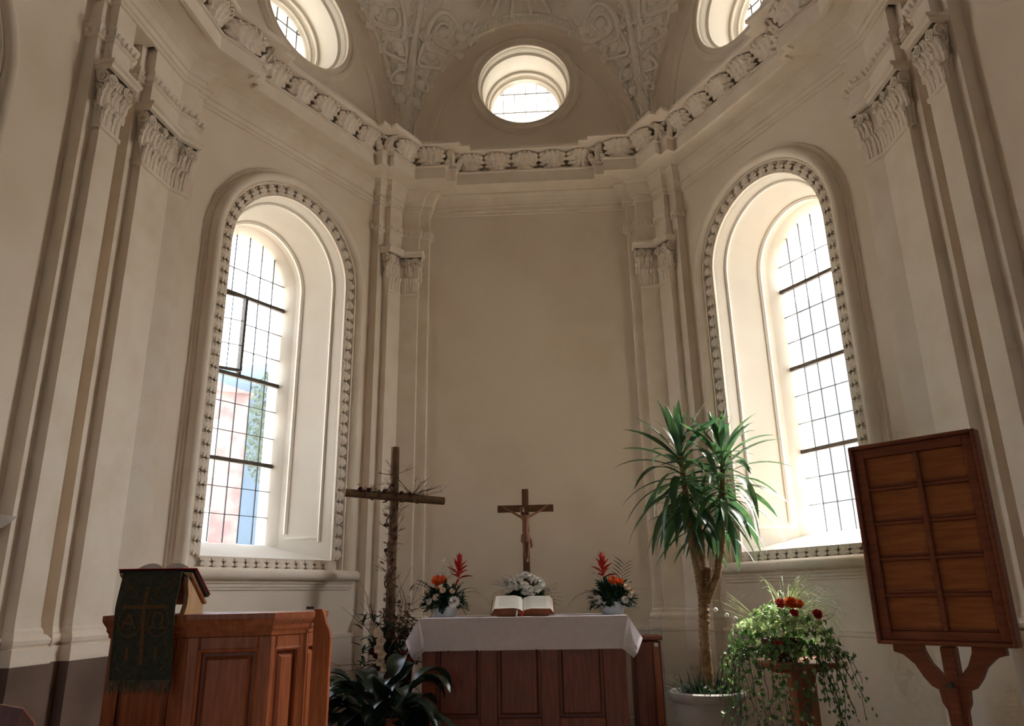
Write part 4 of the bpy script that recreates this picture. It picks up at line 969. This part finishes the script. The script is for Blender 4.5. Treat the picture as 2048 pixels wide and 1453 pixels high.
for p in [cm+cdv*-.27, cm+cdv*-.20, cm+cdv*-.07, cm+cdv*.07, cm+cdv*.14, Vector((.01, -.03, 1.62)), Vector((-.04, -.02, 1.30)), Vector((.042, -.03, 1.27)), Vector((.038, -.03, 1.19)), Vector((.025, -.04, 1.02)), Vector((-.035, -.03, 1.10))]:
    rose(tuple(Vector(p)+Vector((0, -.03, .03))), random.uniform(.020, .027), 'dry_rose', tx, 'dried_rose', 6)
ml = MB()
for k in range(60):
    z = random.uniform(.45, 1.6); p = Vector((random.uniform(-.05, .05), -.045, z)); X = Vector((random.uniform(-1, 1), random.uniform(-1, 0), random.uniform(-1, 1))).normalized(); Y = X.orthogonal().normalized()
    ml.add([p, p+X*.03+Y*.012, p+X*.055, p+X*.03-Y*.012], [(0, 1, 2, 3)])
stuff(obj('dried_leaves', ml, 'dry_leaf', tx))

# ------------------------------------------------------------------ plants
def blade(p, d, L, w, droop, n=8, fold=.25, twist=0.0, tip=.02, wide=.45):
    """strap leaf: starts at p along d, bends down under its own weight"""
    p = Vector(p); d = Vector(d).normalized(); side = d.cross(Vector((0, 0, 1)))
    if side.length < 1e-3: side = Vector((1, 0, 0))
    side.normalize(); rows = []; q = p.copy(); step = L/n
    for k in range(n+1):
        t = k/n; ww = w*max(.04, min(1, (.35+.65*t/wide) if t < wide else (1-(t-wide)/(1-wide))**.75))
        nn = side.cross(d).normalized(); tw = twist*t; s = side*cos(tw)+nn*sin(tw)
        rows.append([q - s*ww/2 + nn*ww*fold, q.copy(), q + s*ww/2 + nn*ww*fold])
        q = q + d*step; d = (d + Vector((0, 0, -droop*step*(1.0+t)))).normalized()
    return MB().loft(rows)
def rand_dir(az, el): return Vector((cos(az)*cos(el), sin(az)*cos(el), sin(el)))
# yucca -------------------------------------------------------------
random.seed(21)
yk = thing('yucca', 'tall yucca with two leafy crowns on ringed stems', 'plant', (.94, 5.36, .46))
Y0 = Vector((.94, 5.36, .46))
def loc(x, z, y=0.0): return Vector((x-.94, y, z-.46))
def stemtube(nm, pts, rad):
    m = MB(); path = []; rr = []
    for (a, ra), (b, rb) in zip(zip(pts, rad), zip(pts[1:], rad[1:])):
        for k in range(14): t = k/14; path.append(a.lerp(b, t)); rr.append((ra+(rb-ra)*t)*(1+.10*((k % 2)*2-1)))
    path.append(pts[-1]); rr.append(rad[-1]); m.tube(path, rr, 9); return obj(nm, m, 'bark', yk, True)
stemtube('trunk', [loc(.955, .46), loc(.957, .80), loc(.972, 1.04), loc(.982, 1.13)], [.038, .034, .037, .038])
stemtube('left_stem', [loc(.965, 1.04), loc(.950, 1.22), loc(.925, 1.45), loc(.915, 1.75), loc(.90, 2.05)], [.026, .024, .023, .022, .018])
stemtube('right_stem', [loc(.99, 1.04), loc(1.075, 1.22, -.02), loc(1.125, 1.45, -.03), loc(1.155, 1.70, -.03), loc(1.19, 2.02, -.03)], [.026, .024, .023, .022, .018])
stemtube('back_stem', [loc(.985, 1.12, .04), loc(1.01, 1.4, .10), loc(1.03, 1.72, .14)], [.026, .022, .018])
stemtube('cut_stump', [loc(.985, 1.06), loc(1.01, 1.20, .01), loc(1.022, 1.265, .01)], [.026, .026, .026])
def crown(c0, c1, n, L, w=.046, lean=(0, 0, 0)):
    c0, c1 = Vector(c0), Vector(c1)
    for k in range(n):
        t = (k+.5)/n; p = c0.lerp(c1, t) ; az = k*2.39996 + random.uniform(-.25, .25)
        el = R(-46 + 126*t**1.1 + random.uniform(-10, 10)); d = rand_dir(az, el) + Vector(lean)
        l = L*(.82+.32*sin(pi*min(1, t*1.15))) * random.uniform(.85, 1.1)
        if t > .86: l *= .72
        dr = 1.7*(1-t)**.8 + .2 + random.uniform(0, .9)
        if random.random() < .12: dr += 4
        m = blade(p + d*.015, d, l, w*random.uniform(.8, 1.15), dr, 8, .16, random.uniform(-.5, .5))
        obj('leaf', m, 'yucca', yk, True)
crown(loc(.917, 1.66), loc(.90, 2.12), 66, .50, .062)
crown(loc(1.155, 1.62, -.03), loc(1.195, 2.10, -.03), 62, .46, .062)
crown(loc(1.02, 1.50, .10), loc(1.035, 1.74, .14), 20, .38, .04)
pt = thing('planter', 'round grey clay planter with a rolled rim holding the yucca', 'planter', (.94, 5.36, 0))
m = MB(); m.lathe([(.16, 0), (.175, .02), (.205, .20), (.22, .38), (.222, .43), (.235, .44), (.246, .452), (.25, .47), (.246, .488), (.232, .497), (.215, .49), (.207, .47), (.205, .43), (.01, .43)], 40); obj('bowl', m, 'planter', pt, True)
m = MB(); m.lathe([(.205, .445), (.1, .452), (.01, .46)], 24); obj('soil', m, 'soil', pt)
ug = thing('underplanting', 'small ferns and moss growing round the yucca trunk', 'plant', (.94, 5.36, .45)); m = MB(); m2 = MB(); random.seed(9)
for k in range(150):
    a = random.uniform(0, 2*pi); r = .17*random.random()**.5; p = Vector((r*cos(a)+.0, r*sin(a), 0)); d = rand_dir(a+random.uniform(-1, 1), R(random.uniform(30, 85)))
    b = blade(p, d, random.uniform(.07, .20), .012, 4, 4); m.add(b.v, b.f)
for k in range(16):
    a = random.uniform(0, 2*pi); p = Vector((.1*cos(a), .1*sin(a), 0)); d = rand_dir(a, R(random.uniform(45, 80))); q = p; L = random.uniform(.14, .26)
    for s in range(9):
        q = q + d*L/9; d = (d+Vector((0, 0, -.12))).normalized(); sd = d.cross(Vector((0, 0, 1))).normalized(); l = .05*(1-s/10)
        for sg in (-1, 1): m2.add([q, q+sd*sg*l*.6+d*l*.15+Vector((0, 0, .004)), q+sd*sg*l+d*l*.5, q+sd*sg*l*.5+d*l*.35], [(0, 1, 2, 3)])
stuff(obj('grass_tufts', m, 'fern', ug)); stuff(obj('fern_fronds', m2, 'fern', ug))
# aspidistra --------------------------------------------------------
random.seed(31)
ap = thing('terracotta_pot', 'terracotta pot with a thick rim on the floor beside the altar', 'pot', (-1.13, 5.08, 0))
m = MB(); m.lathe([(.10, 0), (.115, .02), (.145, .30), (.15, .345), (.168, .35), (.17, .40), (.155, .405), (.148, .39), (.14, .36), (.01, .36)], 30); obj('bowl', m, 'terracotta', ap, True)
m = MB(); m.lathe([(.143, .372), (.07, .378), (.01, .38)], 20); obj('soil', m, 'soil', ap)
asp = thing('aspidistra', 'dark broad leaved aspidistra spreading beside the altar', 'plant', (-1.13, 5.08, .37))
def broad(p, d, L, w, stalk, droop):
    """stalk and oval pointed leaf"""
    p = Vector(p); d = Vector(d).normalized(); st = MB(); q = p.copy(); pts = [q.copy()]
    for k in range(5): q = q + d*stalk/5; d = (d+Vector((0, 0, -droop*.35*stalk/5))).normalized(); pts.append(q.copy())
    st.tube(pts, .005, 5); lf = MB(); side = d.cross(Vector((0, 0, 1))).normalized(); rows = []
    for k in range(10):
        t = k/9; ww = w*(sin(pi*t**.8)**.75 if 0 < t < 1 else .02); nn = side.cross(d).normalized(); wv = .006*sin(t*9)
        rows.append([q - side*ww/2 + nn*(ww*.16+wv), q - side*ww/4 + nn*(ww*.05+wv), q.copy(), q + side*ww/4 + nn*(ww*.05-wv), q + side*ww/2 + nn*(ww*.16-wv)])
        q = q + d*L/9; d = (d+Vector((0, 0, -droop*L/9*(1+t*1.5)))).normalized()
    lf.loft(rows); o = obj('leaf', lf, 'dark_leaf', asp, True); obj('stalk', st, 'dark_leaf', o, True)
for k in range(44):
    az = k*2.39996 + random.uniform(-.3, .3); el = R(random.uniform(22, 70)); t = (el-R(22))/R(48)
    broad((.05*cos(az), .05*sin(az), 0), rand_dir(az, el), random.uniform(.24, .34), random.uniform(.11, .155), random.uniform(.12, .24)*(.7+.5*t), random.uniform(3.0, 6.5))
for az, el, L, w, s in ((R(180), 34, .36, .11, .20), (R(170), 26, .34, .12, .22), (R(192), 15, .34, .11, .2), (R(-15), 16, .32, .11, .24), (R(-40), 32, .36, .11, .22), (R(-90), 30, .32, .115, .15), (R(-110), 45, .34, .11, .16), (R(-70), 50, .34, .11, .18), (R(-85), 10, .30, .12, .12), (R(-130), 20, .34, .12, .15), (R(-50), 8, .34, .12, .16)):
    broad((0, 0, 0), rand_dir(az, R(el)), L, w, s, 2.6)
# dried arrangement at the foot of the timber cross
random.seed(41)
da = thing('floor_arrangement', 'arrangement of dark red roses and pale orchids at the foot of the timber cross', 'flower arrangement', (-1.28, 6.0, .0))
m = MB(); m.lathe([(.12, 0), (.14, .03), (.16, .60), (.15, .62), (.13, .60), (.01, .60)], 20); obj('vase', m, 'twig', da, True)
twigs('dry_branches', [(-.02, -.05, .62), (.02, -.08, .64), (-.06, -.05, .62), (.10, -.03, .66)], da, 'dry_leaf', (.25, .55), .0035, 6, spread=.35, up=1.2)
gm = MB()
for k in range(260):
    p = Vector((random.gauss(.0, .10), random.gauss(-.05, .06), .62+abs(random.gauss(0, .16)))); d = rand_dir(random.uniform(0, 6.3), R(random.uniform(-30, 70))); b = blade(p, d, random.uniform(.05, .11), .03, 3, 3); gm.add(b.v, b.f)
stuff(obj('greenery', gm, 'fern', da))
lm = MB()
for k in range(120):
    p = Vector((random.gauss(.09, .06), random.gauss(-.05, .05), .80+abs(random.gauss(0, .13)))); d = rand_dir(random.uniform(0, 6.3), R(random.uniform(-40, 60))); b = blade(p, d, random.uniform(.03, .07), .03, 2, 3); lm.add(b.v, b.f)
stuff(obj('brown_leaves', lm, 'dry_leaf', da))
for p, r in (((-.07, -.14, .70), .05), ((-.02, -.17, .66), .045), ((.12, -.14, .68), .05), ((.17, -.12, .65), .042), ((-.11, -.12, .72), .04), ((.05, -.18, .62), .045), ((-.1, -.16, .52), .05)): rose(p, r, 'red_p' if p[0] > 0 else 'dry_rose', da, 'red_rose', 10)
def star(c, r, m, parent, name, n=5, up=(0, -1, .35), wide=.55):
    U = Vector(up).normalized(); X = U.orthogonal().normalized(); Y = U.cross(X); mb = MB(); c = Vector(c)
    for k in range(n):
        a = 2*pi*k/n; E = X*cos(a)+Y*sin(a); T = U.cross(E)
        mb.loft([[c + E*r*q + T*r*wide*wd*s + U*r*h for s in (-1, 0, 1)] for q, wd, h in ((.05, .2, 0), (.4, .8, .10), (.75, .75, .18), (1.0, .15, .15))])
    mb.lathe([(r*.14, 0), (r*.10, r*.2), (r*.02, r*.26)], 6, m=Matrix.Translation(c) @ U.to_track_quat('Z', 'Y').to_matrix().to_4x4())
    return obj(name, mb, m, parent, True)
for k, (x, z) in enumerate(((-.05, .86), (-.03, .80), (-.045, .75), (-.02, .71), (-.03, .66), (.0, .62), (-.02, .58))): star((x, -.22, z), .042-.003*k*.6, 'cream_p', da, 'orchid', 5)
obj('orchid_stem', MB().tube([(-.05, -.21, .88), (-.03, -.20, .75), (-.01, -.16, .56)], .003, 5), 'fern', da)

# ------------------------------------------------------------------ flower bowls on the altar
def needles(mb, base, d, L, w, n=12):
    """fir or fern spray"""
    q = Vector(base); d = Vector(d).normalized()
    for s in range(n):
        q2 = q + d*L/n; sd = d.cross(Vector((0, 0, 1)))
        sd = sd.normalized() if sd.length > 1e-3 else Vector((1, 0, 0)); l = w*(1-.7*s/n)
        for sg in (-1, 1):
            e = q + sd*sg*l + d*l*.55 + Vector((0, 0, random.uniform(-.2, .2)*l)); mb.add([q, q + sd*sg*l*.5 + d*l*.05, e, q2], [(0, 1, 2, 3)])
        q = q2; d = (d+Vector((0, 0, -.05))).normalized()
def mum(c, r, m, parent, up, name='chrysanthemum'):
    U = Vector(up).normalized(); X = U.orthogonal().normalized(); Y = U.cross(X); mb = MB(); c = Vector(c)
    for ring, (nn, rr, h, el) in enumerate(((12, 1.0, .0, .25), (11, .85, .18, .6), (9, .62, .32, .95), (6, .35, .42, 1.25))):
        for k in range(nn):
            a = 2*pi*k/nn + ring*.3; E = X*cos(a)+Y*sin(a); T = U.cross(E); D_ = E*cos(el)+U*sin(el)
            mb.loft([[c + U*r*h*.5 + D_*r*rr*q + T*r*.27*wd*s for s in (-1, 1)] for q, wd in ((.1, .4), (.6, .8), (1.0, .5))])
    mb.lathe([(r*.2, -r*.15), (r*.7, -r*.05), (r*.62, r*.22), (r*.1, r*.4)], 8, m=Matrix.Translation(c) @ U.to_track_quat('Z', 'Y').to_matrix().to_4x4())
    return obj(name, mb, m, parent)
def bowl(parent, r0, r1, h):
    m = MB(); m.lathe([(r0, 0), (r0+.004, .004), (r1, h), (r1+.008, h+.004), (r1, h+.008), (r1-.008, h-.002), (r0, .02), (.01, .02)], 28); return obj('bowl', m, 'ceramic', parent, True)
def filler(parent, h, rx_, n, seed, rz=.1):
    random.seed(seed); m = MB()
    for k in range(n):
        a = random.uniform(0, 2*pi); el = random.uniform(-.3, 1.15); d = Vector((cos(a)*cos(el), sin(a)*cos(el), .75*sin(el))); needles(m, Vector((0, 0, h))+d*.03, d, random.uniform(.5, 1)*rx_, .045, 9)
        for _ in range(5):
            b = blade(Vector((0, 0, h))+d*random.uniform(.2, .8)*rx_, d+Vector((random.gauss(0, .6), random.gauss(0, .6), random.gauss(0, .6))), random.uniform(.04, .075), .022, 3, 3); m.add(b.v, b.f)
    return stuff(obj('fir_greenery', m, 'fern', parent))
def straps(parent, lst, m='fern'):
    for p, d, L, w, dr in lst: obj('long_leaf', blade(p, d, L, w, dr, 9, .12), m, parent, True)
def bromeliad(parent, c, s, lean):
    g = None; mb = MB(); c = Vector(c)
    for k in range(15):
        t = k/14; a = k*2.4; d = rand_dir(a, R(18+62*t)) + Vector((lean[0], lean[1], 0)); b = blade(c + Vector((lean[0], lean[1], 1))*s*.55*t, d, s*(.60-.15*t), s*.22, 2.5/s*(1-t)*.2, 5, .3); mb.add(b.v, b.f)
    o = obj('bromeliad_flower', mb, 'red_p', parent, True)
    obj('flower_stem', MB().tube([(0, 0, .08), c], .008, 6), 'red_p', o); return o
def sprig(parent, base, tip, m, n=26, seed=1):
    random.seed(seed); mb = MB(); a, b = Vector(base), Vector(tip); mb.tube([a, a.lerp(b, .5)+Vector((.006, 0, 0)), b], .0022, 4)
    for k in range(n):
        p = a.lerp(b, .45+.55*k/n) + Vector((random.gauss(0, .014), random.gauss(0, .012), random.gauss(0, .008))); r = random.uniform(.005, .009)
        mb.lathe([(r*.1, -r), (r, 0), (r*.1, r)], 5, c=p)
    return stuff(obj('white_sprig', mb, m, parent))
fl = thing('flower_bowl', 'white bowl of fir with a red bromeliad and orange rose toward the timber cross end', 'flower arrangement', (-.872, 6.0, AZ+.006))
bowl(fl, .075, .10, .085); filler(fl, .10, .20, 90, 3)
for k in range(8):
    random.seed(60+k); m = MB(); needles(m, (0, 0, .12), (-.75+.1*k*random.random()*.5, -.2, .5+.05*k), .27, .05, 12); stuff(obj('fern_frond', m, 'fern', fl))
bromeliad(fl, (.105, -.02, .275), .20, (.06, 0)); rose((-.045, -.09, .255), .055, 'orange_p', fl, 'orange_rose', 12); rose((-.005, -.10, .262), .042, 'orange_p', fl, 'orange_rose', 10); rose((-.048, -.10, .205), .016, 'orange_p', fl, 'orange_bud', 5)
sprig(fl, (-.02, 0, .2), (-.015, -.02, .42), 'white_p', 30, 4); sprig(fl, (.03, 0, .2), (.045, -.02, .385), 'white_p', 26, 5)
mum((.085, -.12, .105), .046, 'white_p', fl, (.2, -1, .35), 'white_carnation'); mum((-.105, -.09, .115), .03, 'white_p', fl, (-.5, -1, .3), 'white_carnation')
for p, r in (((-.13, -.06, .175), .028), ((-.05, -.12, .14), .03), ((.0, -.12, .19), .026), ((.07, -.11, .185), .024)): mum(p, r, 'cream_p', fl, (p[0]*3, -1, .5), 'cream_carnation')
straps(fl, [((.06, 0, .12), (.7, -.2, .55), .36, .016, 4.2), ((.05, 0, .1), (.6, -.3, .9), .30, .02, 4.5), ((.02, -.04, .1), (-.1, -1, .2), .17, .035, 9), ((.08, -.02, .1), (.5, -.3, -.2), .17, .012, 7)])
fr_ = thing('flower_bowl', 'white bowl of fir with a red bromeliad and laurel sprig at the yucca end', 'flower arrangement', (.404, 6.0, AZ+.006))
bowl(fr_, .075, .10, .085); filler(fr_, .10, .20, 90, 13)
bromeliad(fr_, (-.06, -.02, .265), .20, (-.04, 0)); rose((.005, -.09, .235), .045, 'orange_p', fr_, 'orange_rose', 12); rose((.055, -.08, .225), .038, 'orange_p', fr_, 'orange_rose', 10)
sprig(fr_, (-.07, 0, .16), (-.12, -.03, .31), 'white_p', 26, 8)
for p, r in (((-.11, -.10, .105), .036), ((.085, -.11, .10), .032)): mum(p, r, 'white_p', fr_, (p[0]*3, -1, .2), 'white_carnation')
for p, r in (((.11, -.09, .19), .034), ((.135, -.09, .165), .028), ((.125, -.1, .13), .022)): mum(p, r, 'cream_p', fr_, (p[0]*3, -1, .4), 'cream_carnation')
straps(fr_, [((-.06, 0, .12), (-.8, -.2, .45), .34, .022, 4.2), ((-.05, 0, .1), (-.6, -.3, .8), .24, .018, 6), ((.1, 0, .15), (.8, -.1, .4), .26, .012, 4)])
random.seed(77)
for k in range(16):
    t = k/15; p = Vector((.05+.05*t, 0, .16+.20*t)); sg = -1 if k % 2 else 1; obj('laurel_leaf', blade(p, (sg*.9+.2, -.2, .7), .10, .028, 2, 5, .1, wide=.5), 'fern', fr_, True)
fm = thing('flower_bowl', 'bowl of white chrysanthemums among fir in front of the crucifix', 'flower arrangement', (-.252, 6.12, AZ+.006))
bowl(fm, .07, .09, .07); filler(fm, .09, .20, 90, 23)
random.seed(5)
for p in ((-.16, .0, .235), (-.10, -.03, .245), (-.045, -.02, .275), (.0, -.01, .292), (.045, -.02, .27), (.10, -.02, .25), (-.125, -.08, .185), (-.06, -.09, .20), (-.01, -.10, .215), (.03, -.11, .185), (.085, -.09, .185), (.04, -.12, .155), (.0, -.12, .165), (.115, -.06, .225), (-.09, -.06, .22)):
    mum(p, .040, 'white_p', fm, (p[0]*2.5, -.8, .9))
m = MB()
for k in range(7): needles(m, (0, 0, .12), (-1+.06*k, 0, .75+.08*k), .30-.01*k, .045, 12); needles(m, (.05, 0, .1), (1, -.1, .1+.16*k), .24, .05, 12)
stuff(obj('fern_fronds', m, 'fern', fm))

# ------------------------------------------------------------------ pedestal with the ivy arrangement
SP = Vector((1.34, 4.62, 0))
ps = thing('flower_pedestal', 'round topped oak pedestal under the sunlit ivy arrangement', 'pedestal', SP)
m = MB(); m.lathe([(.245, 0), (.25, .006), (.25, .024), (.245, .03), (.01, .03)], 40, c=(0, 0, .70)); obj('table_top', m, 'stand', ps)
m = MB().bbox((0, 0, .685), (.30, .08, .035), .005); obj('cross_batten', m, 'stand', ps); m = MB().bbox((0, 0, .682), (.08, .30, .035), .005); obj('cross_batten', m, 'stand', ps)
m = MB().bbox((0, 0, .36), (.125, .125, .66), .01); obj('column', m, 'stand', ps)
m = MB().bbox((0, 0, .025), (.36, .36, .05), .01); obj('foot', m, 'stand', ps)
ia = thing('ivy_arrangement', 'trailing ivy with orange and red flowers and grasses on the pedestal', 'flower arrangement', SP+Vector((-.085, -.01, .732)))
m = MB(); m.lathe([(.07, 0), (.09, .02), (.115, .10), (.11, .115), (.10, .10), (.01, .08)], 28); obj('bowl', m, 'dry_rose', ia, True)
random.seed(55)
IVY = [(0, -.1), (.35, -.42), (.28, -.05), (.62, .12), (.26, .28), (0, .8), (-.26, .28), (-.62, .12), (-.28, -.05), (-.35, -.42)]
def ivy_leaf(mb, p, nrm, up, s):
    N_ = Vector(nrm).normalized(); U = (Vector(up)-N_*Vector(up).dot(N_)).normalized(); X = U.cross(N_)
    mb.add([p + X*x*s + U*y*s + N_*(.12*s*abs(x)) for x, y in IVY], [(0, 1, 2), (0, 2, 3, 4), (0, 4, 5), (0, 5, 6), (0, 6, 7, 8), (0, 8, 9)])
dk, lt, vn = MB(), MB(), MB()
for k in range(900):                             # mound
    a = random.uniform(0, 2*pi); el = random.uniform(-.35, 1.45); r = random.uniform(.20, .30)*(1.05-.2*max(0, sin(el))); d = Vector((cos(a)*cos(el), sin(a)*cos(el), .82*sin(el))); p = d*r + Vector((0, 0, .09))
    n_ = d + Vector((random.gauss(0, .4), random.gauss(0, .4), random.gauss(0, .4))); ivy_leaf(lt if (el > .35 and random.random() < .75) or random.random() < .12 else dk, p, n_, (random.gauss(0, .6), random.gauss(0, .6), -1), random.uniform(.026, .040))  # pale leaves massed on top, so the sunlit crown is painted in
for k in range(64):                              # trailing vines
    a = random.uniform(0, 2*pi) if k > 26 else random.uniform(R(150), R(330)); p = Vector((.25*cos(a), .25*sin(a), .08)); pts = [p.copy()]; d = Vector((cos(a), sin(a), .3)); L = random.uniform(.22, .60) if k > 6 else random.uniform(.6, .72)
    n = int(L/.03)
    for s in range(n):
        d = (d*.82 + Vector((random.gauss(0, .16), random.gauss(0, .16), -.42))).normalized(); p = p + d*.03
        if math.hypot(p.x-.085, p.y) < .26 and -.04 < p.z < .02: p.z = .02
        pts.append(p.copy())
        o = Vector((random.gauss(0, .02), random.gauss(0, .02), random.gauss(0, .012))); ivy_leaf(dk if random.random() < .85 else lt, p+o, (cos(a)+random.gauss(0, .5), sin(a)-.3+random.gauss(0, .5), .4), (random.gauss(0, .5), random.gauss(0, .5), -1), random.uniform(.017, .028))
    vn.tube(pts, .0018, 4)
stuff(obj('ivy_leaves', dk, 'ivy', ia)); stuff(obj('variegated_sunlit_leaves', lt, 'ivy_light', ia)); stuff(obj('ivy_vines', vn, 'twig', ia))
m = MB()
for k in range(120):
    a = random.uniform(0, 2*pi); d = Vector((.35+random.gauss(0, .30), random.gauss(0, .25), 1.0)); b = blade((.05+random.gauss(0, .02), random.gauss(0, .02), .18), d, random.uniform(.34, .52), .006, random.uniform(3.0, 6.5), 9, .1); m.add(b.v, b.f)
stuff(obj('grass_plume', m, 'grass_m', ia))
m = MB()
for k in range(10):
    d = Vector((-1.0+random.gauss(0, .12), -.1, .35+.09*k)); b = blade((-.08, 0, .17), d, random.uniform(.24, .34), .009, .6, 6, .1); m.add(b.v, b.f)
stuff(obj('upright_blades', m, 'grass_m', ia))
twigs('fine_branches', [(-.12, -.05, .12), (.0, -.1, .2), (.14, -.05, .15)], ia, 'dry_leaf', (.14, .26), .0015, 6, spread=1.0, up=.6)
for q in ((-.36, -.02, .275), (-.30, -.02, .245), (-.255, -.03, .225)): mb = MB(); mb.lathe([(.001, -.013), (.010, -.008), (.013, 0), (.010, .008), (.001, .013)], 8, c=q); obj('berry', mb, 'white_p', ia, True)
rose((-.02, -.12, .30), .036, 'red_p', ia, 'red_flower', 9); rose((.03, -.15, .30), .045, 'orange_p', ia, 'orange_flower', 12); rose((.075, -.13, .295), .036, 'orange_p', ia, 'orange_flower', 10); rose((.16, -.17, .24), .036, 'red_p', ia, 'red_flower', 9); rose((-.09, -.25, .10), .032, 'red_p', ia, 'red_flower', 8); rose((.03, -.19, .25), .030, 'red_p', ia, 'red_flower', 8)

# ------------------------------------------------------------------ wall sconces and a chair at the frame's edge
def sconce(fr, u, z, label):
    t = thing('wall_sconce', label, 'wall lamp', fr.P(u, 0.0, z), math.atan2(fr.n.y, fr.n.x))
    m = MB(); m.loft([[Vector((.02+r*cos(a)*1.0, r*sin(a), zz_)) for a in [R(-90+180*k/16) for k in range(17)]] for r, zz_ in ((.015, -.05), (.06, -.042), (.10, -.022), (.135, .012), (.15, .03), (.143, .03), (.10, -.012), (.02, -.036))]); obj('shell', m, 'shell', t, True)
    m = MB().bbox((.012, 0, -.02), (.022, .08, .10), .004); obj('back_plate', m, 'iron', t)
sconce(L2, .955, 1.505, 'white shell wall lamp on the choir wall behind the lectern')
sconce(R2, .70, 1.47, 'pale shell wall lamp on the choir wall behind the hymn board')
ch = thing('chair', 'brown wooden chair whose rounded back shows in the lower corner', 'chair', (-1.66, 2.12, 0), R(25))
m = MB().prism([(-.19, .46), (.19, .46), (.19, .70), (.175, .76), (.14, .80), (.08, .815), (-.08, .815), (-.14, .80), (-.175, .76), (-.19, .70)], lambda x, z, d: Vector((x, d+(z-.46)*.14, z)), .18, .205); obj('backrest', m, 'oak_dark', ch)
m = MB().bbox((0, 0, .44), (.40, .40, .035), .01); obj('seat', m, 'oak_dark', ch)
for x in (-.17, .17):
    for y in (-.17, .17): obj('leg', MB().tube([(x, y, 0), (x, y, .43)], .018, 8), 'oak_dark', ch)

# ------------------------------------------------------------------ outside the windows
mb = MB(); mb.add([(-150, -40, -1.5), (150, -40, -1.5), (150, 220, -1.5), (-150, 220, -1.5)], [(0, 1, 2, 3)]); struct(obj('ground', mb, 'lawn'), 'pale gravel ground outside the windows')
random.seed(2)
mb = MB(); mb.grid(lambda i, j: Vector((-170+340*i, 90+34*j, -2+(44+5*sin(i*9+1)+3*sin(i*23)+2*sin(i*51))*sin(pi*.5*min(1, j*1.2)))), 60, 6); struct(obj('hill', mb, 'hill', smooth=True), 'hazy wooded hill seen through the casement window')
hs_ = thing('stone_house', 'reddish stone house with pale window frames seen through the lectern side window', 'house', (-13.1, 20.9, -1.5), R(31))
m = MB().box((0, 0, 4.1), (7.0, 6, 8.2)); obj('wall', m, 'stone', hs_)
m = MB(); m.prism([(-3.6, 8.2), (3.6, 8.2), (2.6, 8.45), (-2.6, 8.45)], lambda x, z, d: Vector((x, d, z)), -3.15, 3.15); obj('roof', m, 'stone', hs_)
for x in (-2.2, 0, 2.2):
    for z in (1.8, 4.2, 6.6):
        w_ = obj('window', MB().box((x, -3.02, z), (1.1, .12, 1.6)), 'render_w', hs_); obj('pane', MB().box((x, -3.07, z), (.8, .06, 1.3)), 'dark_glass', w_)
def tree(p, h, r, label, seed):
    random.seed(seed); t = thing('garden_tree', label, 'tree', p)
    obj('trunk', MB().tube([(0, 0, 0), (.1, 0, h*.4), (0, 0, h*.75)], [.22, .16, .08], 7), 'twig', t)
    m = MB()
    for k in range(6000):
        d = rand_dir(random.uniform(0, 6.3), random.uniform(-1.2, 1.5))*r*random.uniform(.45, 1.0)*Vector((1, 1, 1)).length/1.73; c = Vector((d.x, d.y, d.z*1.2+h*.72)); s = r*.042
        X = Vector((random.gauss(0, 1), random.gauss(0, 1), random.gauss(0, 1))).normalized(); Y_ = X.orthogonal().normalized()
        m.add([c-X*s, c-Y_*s*.6, c+X*s, c+Y_*s*.6], [(0, 1, 2, 3)])
    stuff(obj('crown', m, 'tree', t))
tree((-9.9, 28.2, -1.5), 12.5, 2.3, 'tall green tree beside the stone house outside', 1)
tree((-12.6, 38, -1.5), 14.0, 2.8, 'lower green tree behind the stone house outside', 2)
gh = thing('pale_house', 'pale rendered house beyond the window behind the yucca', 'house', (17, 30, -1.5), R(-25))
obj('wall', MB().box((0, 0, 3), (9, 6, 6)), 'render_w', gh); m = MB(); m.prism([(-5, 6), (5, 6), (0, 8.4)], lambda x, z, d: Vector((x, d, z)), -3.3, 3.3); obj('roof', m, 'slate', gh)
for x in (-2.6, 0, 2.6): w_ = obj('window', MB().box((x, -3.02, 3.2), (1.0, .1, 1.5)), 'stucco', gh); obj('pane', MB().box((x, -3.08, 3.2), (.8, .06, 1.3)), 'dark_glass', w_)
